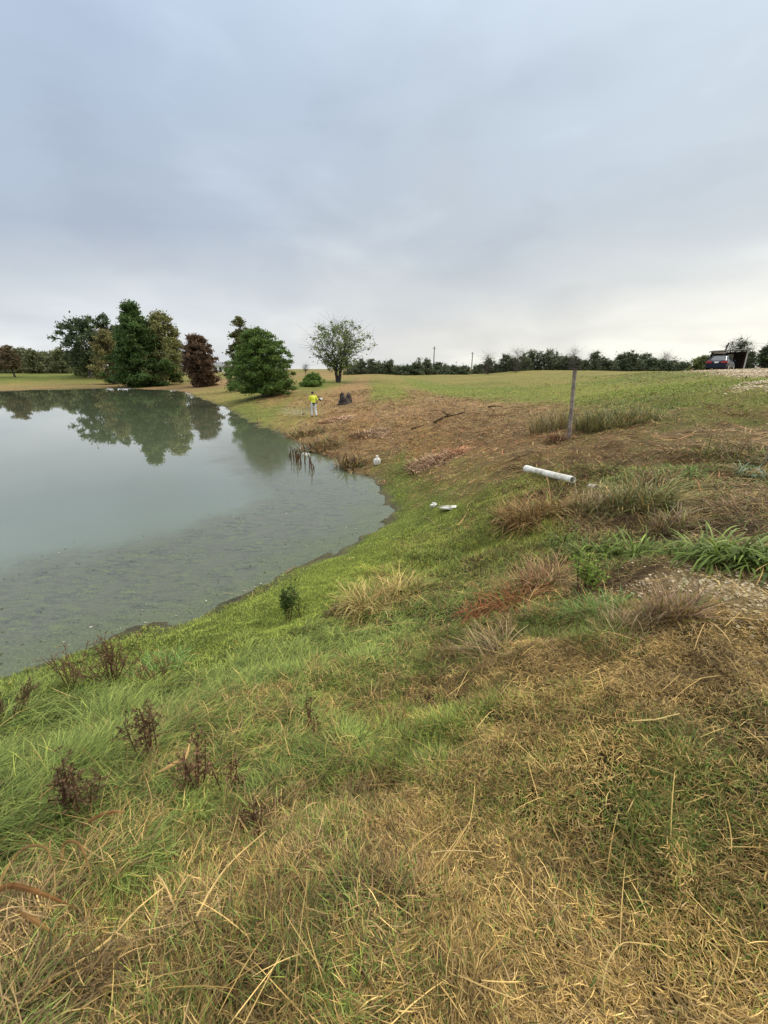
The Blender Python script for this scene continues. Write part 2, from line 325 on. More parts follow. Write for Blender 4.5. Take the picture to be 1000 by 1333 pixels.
# ------------------------------------------------------------------ ground cover map: green, lime, straw, brown, rust, gravel ; blade length
PAL = np.array([(0.115, 0.165, 0.035), (0.23, 0.28, 0.05), (0.44, 0.31, 0.115), (0.33, 0.205, 0.11), (0.42, 0.19, 0.085), (0.36, 0.28, 0.17)])
CV = [  # u, v, g, l, y, b, r, k, len
 (0,1333,1,0,2,7,0,0,.13),(100,1300,1,0,2.2,6.5,0,0,.12),(40,1260,1.6,0,1.2,7,0,0,.13),(200,1320,1.5,0,4,4,0,0,.10),(350,1320,1.5,.5,6,2,0,0,.07),(500,1310,1,0,7,2,0,0,.07),(650,1310,1,.5,7,2,0,0,.08),(800,1300,.9,0,6,2.5,0,0,.08),(970,1310,1.2,0,6,2.5,0,0,.09),
 (450,1180,.6,.3,6,4,0,0,.055),(600,1180,.6,.5,7,2.5,0,0,.055),(750,1180,.8,.3,6,2.5,0,0,.06),(900,1180,1.2,0,5.5,2.5,0,0,.07),(980,1120,1.5,0,5,2.5,0,0,.07),(870,1080,1.4,.3,6,2,0,0,.06),(945,1010,3.6,.5,4,1.5,0,0,.08),
 (720,1060,.8,.5,7,2,0,0,.055),(560,1070,1,.5,7,2,0,0,.055),(450,1080,2,.5,5,3,0,0,.08),(650,990,1,1,7,1,0,0,.05),(760,960,1.8,1,5,1.5,0,0,.06),(850,930,1.2,.5,6,2,0,0,.05),(970,920,1.6,0,6,2,0,0,.06),(600,900,1,.5,3,5.5,.6,0,.05),(560,960,3,1.5,4,1.5,0,0,.08),
 (700,900,2,1,5,2,0,0,.06),(720,860,.8,.2,5,4,.3,0,.05),(820,850,.3,.2,6,3,0,0,.05),(960,850,1,.3,6,2.5,0,0,.05),(900,800,.3,.1,4,5,0,1,.06),(970,790,.2,0,4,2.5,0,2.2,.04),(930,750,.2,0,3,3,0,3,.03),(1000,750,.1,0,3,2,0,4.5,.03),(830,760,.4,.1,4,5,0,.5,.09),
 (480,900,5.5,1.4,2.4,1,0,0,.14),(420,960,6,1.4,2.4,1.2,0,0,.14),(350,870,7,1.5,1.2,.4,0,0,.18),(270,900,8,1,1.2,.4,0,0,.22),(150,930,8,1,1,.4,0,0,.26),(60,960,9,.5,.6,.4,0,0,.28),(60,1080,8,.5,1,.8,0,0,.26),(200,1030,6.5,.8,1.6,1.4,0,0,.2),(300,1020,6,1,2,1.4,0,0,.16),
 (120,1150,5.5,.3,1.5,3,0,0,.2),(330,1120,3,.3,2.6,3,0,0,.10),(400,1150,1.2,.3,4,4,0,0,.08),(250,1200,2.2,.3,3,4,0,0,.10),(160,1250,1.6,.3,2.5,5,0,0,.11),(0,1160,4.5,0,1.2,3.5,.5,0,.2),(200,1110,5,.3,1.8,2.4,0,0,.17),(270,1270,1.6,.3,3.5,3.5,0,0,.09),(60,1200,3,.2,1.5,5,.3,0,.17),(300,1000,4,.8,2.4,2.6,0,0,.17),(130,1010,5.5,.6,1.6,2.2,0,0,.22),
 (400,840,7,2,1,.5,0,0,.17),(450,810,6,3,2,1,0,0,.15),(560,840,5,1.5,2,2,.3,0,.12),(570,790,5,1.5,2,2.5,.3,0,.12),(640,820,3,.5,2,4,1.2,0,.12),(650,770,3,1,2,3,2.5,0,.14),(600,730,5,2.5,2,1.5,.2,0,.1),(700,800,5,1,2,3,.3,0,.09),(760,800,6,1.5,1.5,2,0,0,.09),
 (500,750,1.5,5,5,.5,0,0,.14),(440,770,2,7,1,.2,0,0,.07),(540,720,3,4.5,2,1,0,0,.08),(640,700,3,5,2,1.2,.2,0,.08),(680,720,4,2.5,2,2,.3,0,.09),(620,680,3,4,3,1,.2,0,.06),(560,680,3,5.5,1.3,.3,0,0,.05),
 (380,790,3,7,.3,0,0,0,.035),(300,820,4,6,.3,0,0,0,.035),(200,845,5,5,.3,0,0,0,.04),(100,870,6,4,.3,.3,0,0,.05),(30,890,7,3,.3,.3,0,0,.1),(420,740,3,7,.3,0,0,0,.03),(470,715,3.5,7,.3,.2,0,0,.03),(510,680,4,6,.3,.2,0,0,.03),(520,640,6,5,.4,.3,0,0,.05),(520,615,6,4,.8,.8,0,0,.05),(500,607,3,2,1.5,3,.6,0,.05),(560,640,2.6,3,2.4,2.2,.5,0,.04),
 (600,625,1.8,3,3,2.2,.6,0,.04),(600,605,1.4,2,3,3,.8,0,.04),(660,640,1.8,3,2.8,2,.4,0,.06),(680,600,1,1,3.2,3.4,1.2,0,.05),(740,590,1,1,3,4,.6,0,.06),(760,640,2,1,2,4.5,.4,0,.12),(800,690,2,.4,2,6,.4,0,.12),(850,680,2,.3,1.5,6,.3,0,.14),(730,720,5,1,1.5,2,0,0,.11),
 (830,630,3.5,1,1.5,4,.3,0,.12),(930,650,1.5,.3,2,6.5,.3,0,.12),(980,610,4,.6,1,4,0,0,.1),(900,600,3,.6,1.5,4,.3,0,.1),(850,590,1,.6,2.6,5,.6,0,.06),(950,570,1.6,.6,2.2,4.6,.4,0,.06),
 (550,590,.8,.4,4.5,2,3.6,0,.18),(590,580,.5,.3,3.2,3.4,2.6,0,.14),(480,595,.6,.2,2.2,6,1.2,0,.16),(430,590,.5,.1,1.4,7,.8,0,.18),(400,575,.8,.2,1.6,6.5,.8,0,.16),(450,570,.6,.2,2.6,5,2,0,.16),(470,550,.5,.2,3.2,4,2.6,0,.14),(520,560,.4,.2,2.2,6,1.2,0,.14),
 (600,550,.4,.2,1.6,7,.8,0,.12),(680,555,.5,.2,1.8,6.5,.8,0,.12),(500,535,.5,.2,1.8,6.5,.8,0,.1),(600,528,.6,.3,1.5,6.5,.5,0,.08),(680,535,.6,.3,1.5,6.5,.5,0,.08),(460,530,.7,.3,2.2,5.5,1,0,.08),(440,515,.8,.3,2,5,.8,0,.06),(640,580,.6,.4,2.4,4.4,2.2,0,.08),
 (400,560,1,1,3,4,1,0,.08),(380,545,2,2.5,3,1.5,.5,0,.06),(350,540,4,4,1.5,.6,.1,0,.05),(320,535,4,4,1.5,.6,0,0,.05),(350,525,1.2,2,3.5,2.5,.8,0,.05),(390,525,1.2,1.6,3,3,.8,0,.05),(420,512,1.2,1,2.2,4,.5,0,.05),(300,522,2.5,3,2.5,1,0,0,.05),(270,515,2,2,3,2,.4,0,.05),(300,508,1.8,2,3,2,.3,0,.05),
 (380,512,1,1,2,5,.5,0,.05),(360,515,.8,.8,2,5,.5,0,.05),(420,500,4,3.5,1.5,1,0,0,.08),(500,510,4,7,1.6,1,0,0,.08),(600,512,4,7,1.6,1,0,0,.08),(700,512,4,6,2,1,0,0,.08),(800,510,4,5.5,2,1,0,0,.08),(800,525,4,1.5,1.5,1.5,0,0,.12),(730,545,2.5,1,1.5,3.5,.4,0,.12),(780,545,4,1.2,1,2,.2,0,.16),
 (850,540,3,1.6,2,3,.2,0,.08),(900,550,2,1,2.5,4.2,.3,0,.06),(980,540,2.5,1.6,2,2,.1,0,.07),(900,520,4.5,3,1.8,1,0,0,.08),(980,520,4,3,1.8,1.2,0,0,.08),(870,495,4,2.5,2.2,1,0,0,.08),(900,486,4,2,2,1,0,0,.08),
 (500,494,2.4,2.4,2.4,2.4,.3,0,.06),(440,492,1.5,1.6,3,3.2,.3,0,.06),(600,496,2.6,3,3,1.6,.2,0,.06),(700,495,2.6,3,3,1.6,.1,0,.06),(800,490,3,3,2.6,1.6,0,0,.06),(600,489,2.6,2.4,2.6,2,.1,0,.06),(740,488,2.6,2.4,2.4,1.8,0,0,.06),
 (30,500,2,1.5,2.5,2,.2,0,.06),(60,493,4,3.5,1,.3,0,0,.06),(140,494,4,3.5,1.4,.5,0,0,.06),(100,501,2,1,2,3,.2,0,.06),(0,493,4,3.5,1.4,.5,0,0,.06),(160,502,1.2,.8,2,4,.2,0,.06),(230,498,3,2.4,2,1.5,0,0,.06),(235,505,1,.5,1,5,.1,0,.06),(270,490,3,2,2,1,0,0,.06),
]
cvp = []; cvw = []
for t in CV:
    p = gp(t[0], t[1]); cvp.append(p[:2]); w = np.array(t[2:8], float); cvw.append(np.concatenate([w / w.sum(), [t[8]]]))
G6 = (0, 0, 0, .6, 0, 6); GR = (4, 3, 1.6, 1, 0, 0)
for x, y, w, h in [(*gp(u, v)[:2], w, h) for u, v, w, h in [(952, 482.6, G6, .03), (985, 488, G6, .03), (1000, 497, G6, .03), (1025, 505, G6, .03), (1010, 488, G6, .03), (900, 488, GR, .07), (935, 492, GR, .07), (955, 502, GR, .07), (975, 511, GR, .07), (920, 505, GR, .07), (880, 487, GR, .07)]] + [(33,43,G6,.03),(34,40,G6,.03),(36,36,G6,.03),(26,42,(4,2,1,1,0,0),.06),(22,36,(4,2,1,1,0,0),.06),(14,15,(3,2,2,1,0,0),.07),
                   (0,-5,(1,0,5,2,0,0),.06),(6,-3,(1,0,4,2,0,3),.05),(8,4,(0,0,1,2,0,6),.03),(-6,-3,(8,1,1,1,0,0),.25),(-5,0,(8,1,1,1,0,0),.25),(0,300,(3,3,3,1.5,0,0),.06),(300,300,(3,3,3,1.5,0,0),.06),(-300,300,(3,3,3,1.5,0,0),.06)]:
    cvp.append((x, y)); w = np.array(w, float); cvw.append(np.concatenate([w / w.sum(), [h]]))
cvp = np.array(cvp); cvw = np.array(cvw); cvq = comp(cvp[:, 0], cvp[:, 1])
_d = np.sqrt(((cvq[:, None] - cvq[None]) ** 2).sum(-1)) + np.eye(len(cvq)) * 9
cvs = np.clip(np.sort(_d, 1)[:, :2].mean(1), .02, .35)         # width of each control patch
COV = np.empty((NG, NG, 7))
qq = comp(gx, gy).reshape(-1, 2).copy()
sc_ = 1 / np.sqrt(1 + (np.hypot(gx, gy) / 4) ** 2).ravel()
qq[:, 0] += ((fbm(gx * 2.2, gy * 2.2, 51) - .5) * .5).ravel() * sc_; qq[:, 1] += ((fbm(gx * 2.2, gy * 2.2, 61) - .5) * .5).ravel() * sc_
cf = COV.reshape(-1, 7)
for i in range(0, len(qq), 30000):
    s = qq[i:i + 30000]; d2 = ((s[:, None] - cvq[None]) ** 2).sum(-1) / cvs[None] ** 2
    w = np.exp(-(np.sqrt(d2 + .02) * 3.6)); w /= w.sum(1, keepdims=True) + 1e-12; cf[i:i + 30000] = w @ cvw
# random patchiness between green and dry
pn = (fbm(gx * 1.6, gy * 1.6, 71) - .5) * 2.2 * sstep(rr, 60, 5) + (fbm(gx * .25, gy * .25, 81) - .5) * 1.2
COV[..., 0] *= np.exp(pn); COV[..., 1] *= np.exp(pn * .6); COV[..., 3] *= np.exp(-(fbm(gx * 2.5, gy * 2.5, 91) - .5) * 3.5)
mud = np.clip(1 - np.abs(SDw) / .25, 0, 1)
COV[..., 3] += mud * .5; COV[..., :6] = COV[..., :6] ** 1.5; COV[..., :6] /= COV[..., :6].sum(-1, keepdims=True)
gcol = COV[..., :6] @ PAL
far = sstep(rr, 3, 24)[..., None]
gcol = gcol * (.15 + .50 * far + .10 * far * COV[..., 3:4] + .6 * (1 - far) * COV[..., 1:2] + .6 * (1 - far) * COV[..., 5:6])  # near ground darkened in its colour, standing in for shade between the blades
wet = (1 - sstep(SDw, 0, .5))[..., None]
gcol = gcol * (1 - wet) + np.array((.075, .07, .045)) * wet

idx = np.arange(NG * NG).reshape(NG, NG)
quads = np.stack([idx[:-1, :-1], idx[:-1, 1:], idx[1:, 1:], idx[1:, :-1]], -1).reshape(-1, 4)
m = new_mat('ground'); a = attr(); g = N('ShaderNodeNewGeometry')
na = noise(g.outputs['Position'], 22, 6, 0.7); nb = noise(g.outputs['Position'], 1.4, 5, 0.65); nc = noise(g.outputs['Position'], 0.12, 4, 0.6)
ka = ramp(na, [(0.3, (.5, .48, .45)), (0.5, (1, 1, 1)), (0.7, (1.6, 1.5, 1.35))])
kb = ramp(nb, [(0.3, (.72, .72, .70)), (0.7, (1.25, 1.25, 1.2))])
kc = ramp(nc, [(0.35, (.85, .9, .88)), (0.65, (1.14, 1.08, 1.08))])
c = mixc(1, mixc(1, mixc(1, a.outputs['Color'], ka, 'MULTIPLY'), kb, 'MULTIPLY'), kc, 'MULTIPLY')
p = N('ShaderNodeBsdfPrincipled'); L(c, p.inputs['Base Color']); p.inputs['Roughness'].default_value = .95; p.inputs['Specular IOR Level'].default_value = .15
L(bump(na, .9, .03), p.inputs['Normal']); finish(p.outputs[0])
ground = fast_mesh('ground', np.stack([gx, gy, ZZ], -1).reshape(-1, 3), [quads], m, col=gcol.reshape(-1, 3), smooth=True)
tag(ground, kind='structure')

# ------------------------------------------------------------------ pond water
keep = (SD[:-1, :-1] < 1.2) & (gx[:-1, :-1] < 6) & (gx[:-1, :-1] > -125) & (gy[:-1, :-1] < 125)
wq = quads.reshape(NG - 1, NG - 1, 4)[keep]
used, inv = np.unique(wq, return_inverse=True)
wv = np.stack([gx.ravel()[used], gy.ravel()[used], np.zeros(len(used))], -1)
m = new_mat('pond_water'); a = attr(); sp_ = N('ShaderNodeSeparateColor'); L(a.outputs['Color'], sp_.inputs[0])
g = N('ShaderNodeNewGeometry'); pos = g.outputs['Position']
shd = math_node('MULTIPLY', sp_.outputs[0], 10.0)               # metres from the bank
wn = noise(pos, .5, 4, .6); wf = noise(pos, 5, 6, .72); wm = noise(pos, 1.6, 5, .65, .6)
edge = math_node('ADD', shd, math_node('MULTIPLY', math_node('SUBTRACT', wn, .5), 3.0))
weed = ramp(math_node('DIVIDE', edge, 10, clamp=True), [(0.30, (1, 1, 1)), (0.47, (0, 0, 0))], 'EASE')
wsep = math_node('MULTIPLY', weed, sp_.outputs[1])
openc = (0.108, 0.128, 0.075)
wf2 = noise(pos, 26, 5, .7); wl = noise(pos, 3.2, 6, .75, .8, sxy=(1, 2.4, 1), rot=.5)
weedc = ramp(wl, [(0.36, (.055, .058, .045)), (0.48, (.088, .095, .070)), (0.60, (.115, .135, .065)), (0.74, (.145, .185, .07))])
weedc = mixc(1, weedc, ramp(wf2, [(.3, (.55, .55, .55)), (.52, (1, 1, 1)), (.72, (1.7, 1.6, 1.5))]), 'MULTIPLY')
weedc = mixc(ramp(wm, [(.4, (0, 0, 0)), (.62, (.75, .75, .75))]), weedc, (.11, .112, .078))
shal = ramp(math_node('DIVIDE', edge, 10, clamp=True), [(0.0, (1, 1, 1)), (0.12, (0, 0, 0))], 'EASE')
weedc = mixc(math_node('MULTIPLY', shal, .5), weedc, ramp(wf2, [(.35, (.05, .06, .035)), (.65, (.14, .17, .06))]))
colr = mixc(wsep, openc, weedc)
rgh = math_node('ADD', .012, math_node('MULTIPLY', wsep, .08))
rip = noise(pos, .9, 3, .5, sxy=(1, 2.2, 1)); rip2 = noise(pos, 14, 3, .6)
hh = math_node('ADD', math_node('MULTIPLY', rip, .55), math_node('MULTIPLY', math_node('MULTIPLY', rip2, wsep), .05))
nrm = bump(hh, .03, .05)
df = N('ShaderNodeBsdfDiffuse'); L(colr, df.inputs[0]); gl = N('ShaderNodeBsdfGlossy'); L(rgh, gl.inputs['Roughness']); L(nrm, gl.inputs['Normal']); gl.inputs[0].default_value = (1, 1, 1, 1)
fr = N('ShaderNodeFresnel'); fr.inputs['IOR'].default_value = 1.33
fac = math_node('POWER', fr.outputs[0], math_node('ADD', .62, math_node('MULTIPLY', wsep, .3))); mx = N('ShaderNodeMixShader'); L(fac, mx.inputs[0]); L(df.outputs[0], mx.inputs[1]); L(gl.outputs[0], mx.inputs[2]); finish(mx.outputs[0])
ws = np.clip(-SD.ravel()[used], 0, 10) / 10
nearside = sstep(-gy.ravel()[used], -34, -16)
water = fast_mesh('pond_water', wv, [inv.reshape(-1, 4)], m, col=np.stack([ws, nearside, ws * 0], -1), smooth=True)
tag(water, kind='structure')

# ------------------------------------------------------------------ grass blades
def blades(P, azi, el, Ln, wd, droop, col, nseg=3, zoff=0.0, twist=None, curl=1.1):
    """P (n,3) bases; azi/el initial direction; droop bends the blade towards the ground; returns V, faces, colours"""
    n = len(P); s = np.linspace(0, 1, nseg + 1)
    ca, sa = np.cos(azi), np.sin(azi)
    pts = []
    for k in s:
        e = el - droop * k
        pts.append((k, e))
    X = np.zeros(n); Zv = np.zeros(n); path = [(X.copy(), Zv.copy())]
    for k in range(nseg):
        e = el - droop * (k + .5) / nseg
        X = X + Ln / nseg * np.cos(e); Zv = Zv + Ln / nseg * np.sin(e); path.append((X.copy(), Zv.copy()))
    side = azi + math.pi / 2 + (twist if twist is not None else 0)
    curv = (rng.random(n) - .5) * curl
    V = np.empty((n, 2 * nseg + 1, 3)); zb = P[:, 2]
    for i, (xx, zz) in enumerate(path):
        lat = curv * xx * (i / nseg)
        cx = P[:, 0] + ca * xx - sa * lat; cy = P[:, 1] + sa * xx + ca * lat; cz = zb + zz
        gnd = hz(cx, cy) + zoff
        cz = np.maximum(cz, gnd)
        if i == nseg: V[:, 2 * nseg] = np.stack([cx, cy, cz], -1)
        else:
            w = wd * .5 * (1 - .55 * (i / nseg) ** 2) * (1 if i else .7)
            dx, dy = np.cos(side) * w, np.sin(side) * w
            V[:, 2 * i] = np.stack([cx - dx, cy - dy, cz], -1); V[:, 2 * i + 1] = np.stack([cx + dx, cy + dy, cz + w * .4], -1)
    K = 2 * nseg + 1; o = np.arange(n)[:, None] * K
    qf = np.concatenate([o + np.array([2 * i, 2 * i + 1, 2 * i + 3, 2 * i + 2]) for i in range(nseg - 1)]) if nseg > 1 else np.zeros((0, 4), int)
    tf = o + np.array([2 * nseg - 2, 2 * nseg - 1, 2 * nseg])
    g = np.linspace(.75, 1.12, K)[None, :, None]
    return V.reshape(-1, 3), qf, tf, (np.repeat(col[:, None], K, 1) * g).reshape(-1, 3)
class Blades:
    def __init__(s): s.V = []; s.q = []; s.t = []; s.c = []; s.n = 0
    def add(s, V, q, t, c): s.V.append(V); s.q.append(q + s.n); s.t.append(t + s.n); s.c.append(c); s.n += len(V)
    def build(s, name, mat, parent=None): return fast_mesh(name, np.concatenate(s.V), [np.concatenate(s.q), np.concatenate(s.t)], mat, parent, np.concatenate(s.c))
def scatter(n, r0, r1, power, a0=-62, a1=62):
    """random ground points whose density falls off away from the path edge"""
    u = rng.random(n); k = 2 - power
    r = r0 * (r1 / r0) ** u if abs(k) < 1e-6 else (r0 ** k + u * (r1 ** k - r0 ** k)) ** (1 / k)
    a = np.radians(a0 + (a1 - a0) * rng.random(n)); return r * np.sin(a), r * np.cos(a), r
def palette(kind, n):
    j = rng.random((n, 1)); v = (.38 + 1.15 * rng.random((n, 1))) if kind != 1 else (.85 + .4 * rng.random((n, 1)))
    A = {0: ((.085, .135, .025), (.27, .31, .075)), 1: ((.24, .31, .045), (.40, .44, .08)), 2: ((.22, .135, .038), (.62, .43, .16)), 3: ((.09, .06, .026), (.43, .295, .135)), 4: ((.34, .13, .05), (.56, .29, .14))}[kind]
    return (np.array(A[0]) * (1 - j) + np.array(A[1]) * j) * v
green = Blades(); dry = Blades()
def cover(n, r0, r1, power):
    x, y, r = scatter(n, r0, r1, power, -78 if r0 < 3 else -64, 78 if r0 < 3 else 64)
    sd_ = bil(SDw, x, y); w = bil(COV, x, y) if False else np.stack([bil(COV[..., k], x, y) for k in range(7)], -1)
    ok = sd_ > .04 + .32 * vnoise(x * 3, y * 3, 55) * (r > 8) + .12 * vnoise(x * 5, y * 5, 56); ok &= rng.random(n) > w[:, 5] * 1.1
    # thin gaps and clumps
    dens = fbm(x * 7, y * 7, 101, 2); ok &= rng.random(n) < .02 + 1.75 * dens ** 1.3 * sstep(r, 40, 3) + 1.1 * sstep(r, 3, 40)
    x, y, r, w = x[ok], y[ok], r[ok], w[ok]; n = len(x)
    cw = np.cumsum(w[:, :5], 1); pick = (rng.random(n)[:, None] * cw[:, -1:] > cw).sum(1)
    z = hz(x, y); dep = np.sqrt(r ** 2 + (EYE - z) ** 2)
    wmin = dep / 430 * .55
    cell = 5.5; ci = np.floor(x * cell + vnoise(x * 9, y * 9, 5) * 1.2); cj = np.floor(y * cell + vnoise(x * 9, y * 9, 6) * 1.2)
    tuft = vnoise(ci * 1.7 + .5, cj * 1.7 + .5, 77); tuft2 = vnoise(ci * 2.3 + .2, cj * 1.9 + .4, 78)
    swirl = fbm(x * .9, y * .9, 111, 2) * 7 + tuft * 5
    for k in range(5):
        for tall in (False, True):
            s = (pick == k) & ((w[:, 6] > .11) == tall); mns = int(s.sum())
            if not mns: continue
            Pk = np.stack([x[s], y[s], z[s]], -1); h = w[s, 6]; rn = lambda: rng.random(mns)
            if k <= 1:
                Ln = h * (.35 + .9 * rn()) * (np.where(tall, .5 + 1.0 * tuft2[s], 1)); el = np.where(tall, R(35) + R(45) * rn(), R(25) + R(60) * rn()); droop = np.where(tall, R(40) + R(80) * rn(), R(60) * rn())
                azi = swirl[s] * (1 if tall else .3) + rng.normal(size=mns) * (.95 if tall else 2.5)
                wd = np.maximum(.0022 + .0028 * rn(), wmin[s] * .8)
                Pk[:, 2] += rn() * .03 * (1 if tall else .3)
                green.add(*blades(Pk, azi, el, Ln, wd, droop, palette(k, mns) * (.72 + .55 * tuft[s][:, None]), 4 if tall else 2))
            else:
                Ln = np.clip(h * .7, .03, .075 + .2 * sstep(r[s], 5, 12)) * (.35 + 1.2 * rn() ** 1.7); el = R(-8) + R(50) * rn() ** 1.7; droop = R(50) * (rn() - .2)
                sel = rn() < .30 * tall; Ln = np.where(sel, h * (.35 + .9 * rn()), Ln); el = np.where(sel, R(5) + R(50) * rn(), el); droop = np.where(sel, R(20) + R(60) * rn(), droop); Pk[:, 2] += .08 * rn() * sel * (.4 + tuft2[s])
                azi = swirl[s] * .6 + (rn() - .5) * 5
                wd = np.maximum((.0015 + .0020 * rn()) * (1.4 if k > 2 else 1), wmin[s] * .7)
                Pk[:, 2] += rn() * .035 + .002
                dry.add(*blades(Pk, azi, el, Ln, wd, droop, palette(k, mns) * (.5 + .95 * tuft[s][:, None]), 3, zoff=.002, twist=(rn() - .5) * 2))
cover(700000, .45, 3.4, .8)
cover(340000, 2.4, 9, 1.2)
cover(270000, 5.5, 26, 1.5)
cover(110000, 20, 75, 1.7)
# coarse cut stalks strewn over the brown slope
x, y, r = scatter(150000, 7, 48, 1.35); wb = bil(COV[..., 3] + COV[..., 4] * 1.2, x, y); ok = (rng.random(len(x)) < wb * 1.1) & (bil(SDw, x, y) > .1) & (rng.random(len(x)) < .3 + 1.4 * fbm(x * 1.2, y * 1.2, 131, 2) ** 2)
x, y, r = x[ok], y[ok], r[ok]; nn = len(x); kr = (rng.random(nn) < .12 + .8 * bil(COV[..., 4], x, y) * 1.5)[:, None]; pal_ = np.where(kr, palette(4, nn), np.where(rng.random((nn, 1)) < .25, palette(2, nn) * .8, palette(3, nn) * 1.15))
dry.add(*blades(np.stack([x, y, hz(x, y) + .01 + .05 * rng.random(nn)], -1), vnoise(x * .5, y * .5, 7) * 6 + rng.random(nn) * 3, R(-5) + R(32) * rng.random(nn) ** 2, .10 + .42 * rng.random(nn) ** 2.5, np.maximum(.006, r / 430 * (.5 + .7 * rng.random(nn))), R(25) * rng.random(nn), pal_ * .9, 2, zoff=.012, twist=(rng.random(nn) - .5)))
# longer pale straws lying on top of the foreground thatch
x, y, r = scatter(1500, .5, 5, .8); w2 = bil(COV[..., 2], x, y); ok = rng.random(len(x)) < w2 * 1.6; x, y, r = x[ok], y[ok], r[ok]; nn = len(x)
dry.add(*blades(np.stack([x, y, hz(x, y) + .03 + .02 * rng.random(nn)], -1), rng.random(nn) * 6.3, R(5) + R(20) * rng.random(nn), .10 + .22 * rng.random(nn) ** 2, np.maximum(.003, r / 430 * .7), R(35) * rng.random(nn), palette(2, nn) * 1.1, 5, zoff=.02, twist=(rng.random(nn) - .5), curl=.35))
tag(green.build('green_grass', M_grass), 'green grass blades growing over the bank and field', kind='stuff')
tag(dry.build('dry_grass', M_dry), 'dry cut straw and dead grass lying over the slope', kind='stuff')

# ------------------------------------------------------------------ trees
def leaf_cloud(cen, rad, n_per, size, c0, c1, flat=1.0, elong=1.6, droop=0.0, tone=None):
    """leaf quads round each cluster centre; cen (m,3), rad (m,)"""
    m_ = len(cen); k = np.repeat(np.arange(m_), n_per); n = len(k)
    d = rng.normal(size=(n, 3)); d /= np.linalg.norm(d, axis=1, keepdims=True); d *= np.abs(rng.normal(size=(n, 1))) ** .8 * .62 * rad[k][:, None]; d[:, 2] *= flat
    c = cen[k] + d
    a = rng.normal(size=(n, 3)); a[:, 2] = a[:, 2] * .6 - droop; a /= np.linalg.norm(a, axis=1, keepdims=True)
    b = np.cross(a, rng.normal(size=(n, 3))); b /= np.linalg.norm(b, axis=1, keepdims=True)
    s_ = size * (.6 + .8 * rng.random((n, 1)))
    V = np.stack([c - a * s_ * elong * .5, c + b * s_ * .5, c + a * s_ * elong * .5, c - b * s_ * .5], 1).reshape(-1, 3)
    j = rng.random((n, 1)); cc = np.array(c0) * (1 - j) + np.array(c1) * j
    t = (rng.random((m_, 1)) * .5 + .75) if tone is None else tone
    cc = cc * t[k]
    return V, np.arange(n * 4).reshape(-1, 4), np.repeat(cc, 4, 0)
def prof(kind, t):
    t = np.clip(t, 0, 1)
    if kind == 'cone': return np.where(t < .12, .65 + t * 2.9, (1 - (t - .12) / .88) ** .8 * .98 + .02)
    if kind == 'column': return np.clip(np.sin(np.pi * (t * .86 + .12)) ** .6, .05, 1) * (1 - .25 * t)
    if kind == 'round': return np.sqrt(np.clip(1 - (2 * t - .84) ** 2 / 1.36, .02, 1))
    if kind == 'dome': return np.sqrt(np.clip(1 - t ** 2.2, .02, 1)) * (.82 + .18 * np.sin(np.pi * np.clip(t * 2, 0, 1)))
    if kind == 'vase': return np.clip(.35 + 1.0 * t, 0, 1) * np.sqrt(np.clip(1 - np.clip((t - .5) / .5, 0, 1) ** 2, .03, 1))
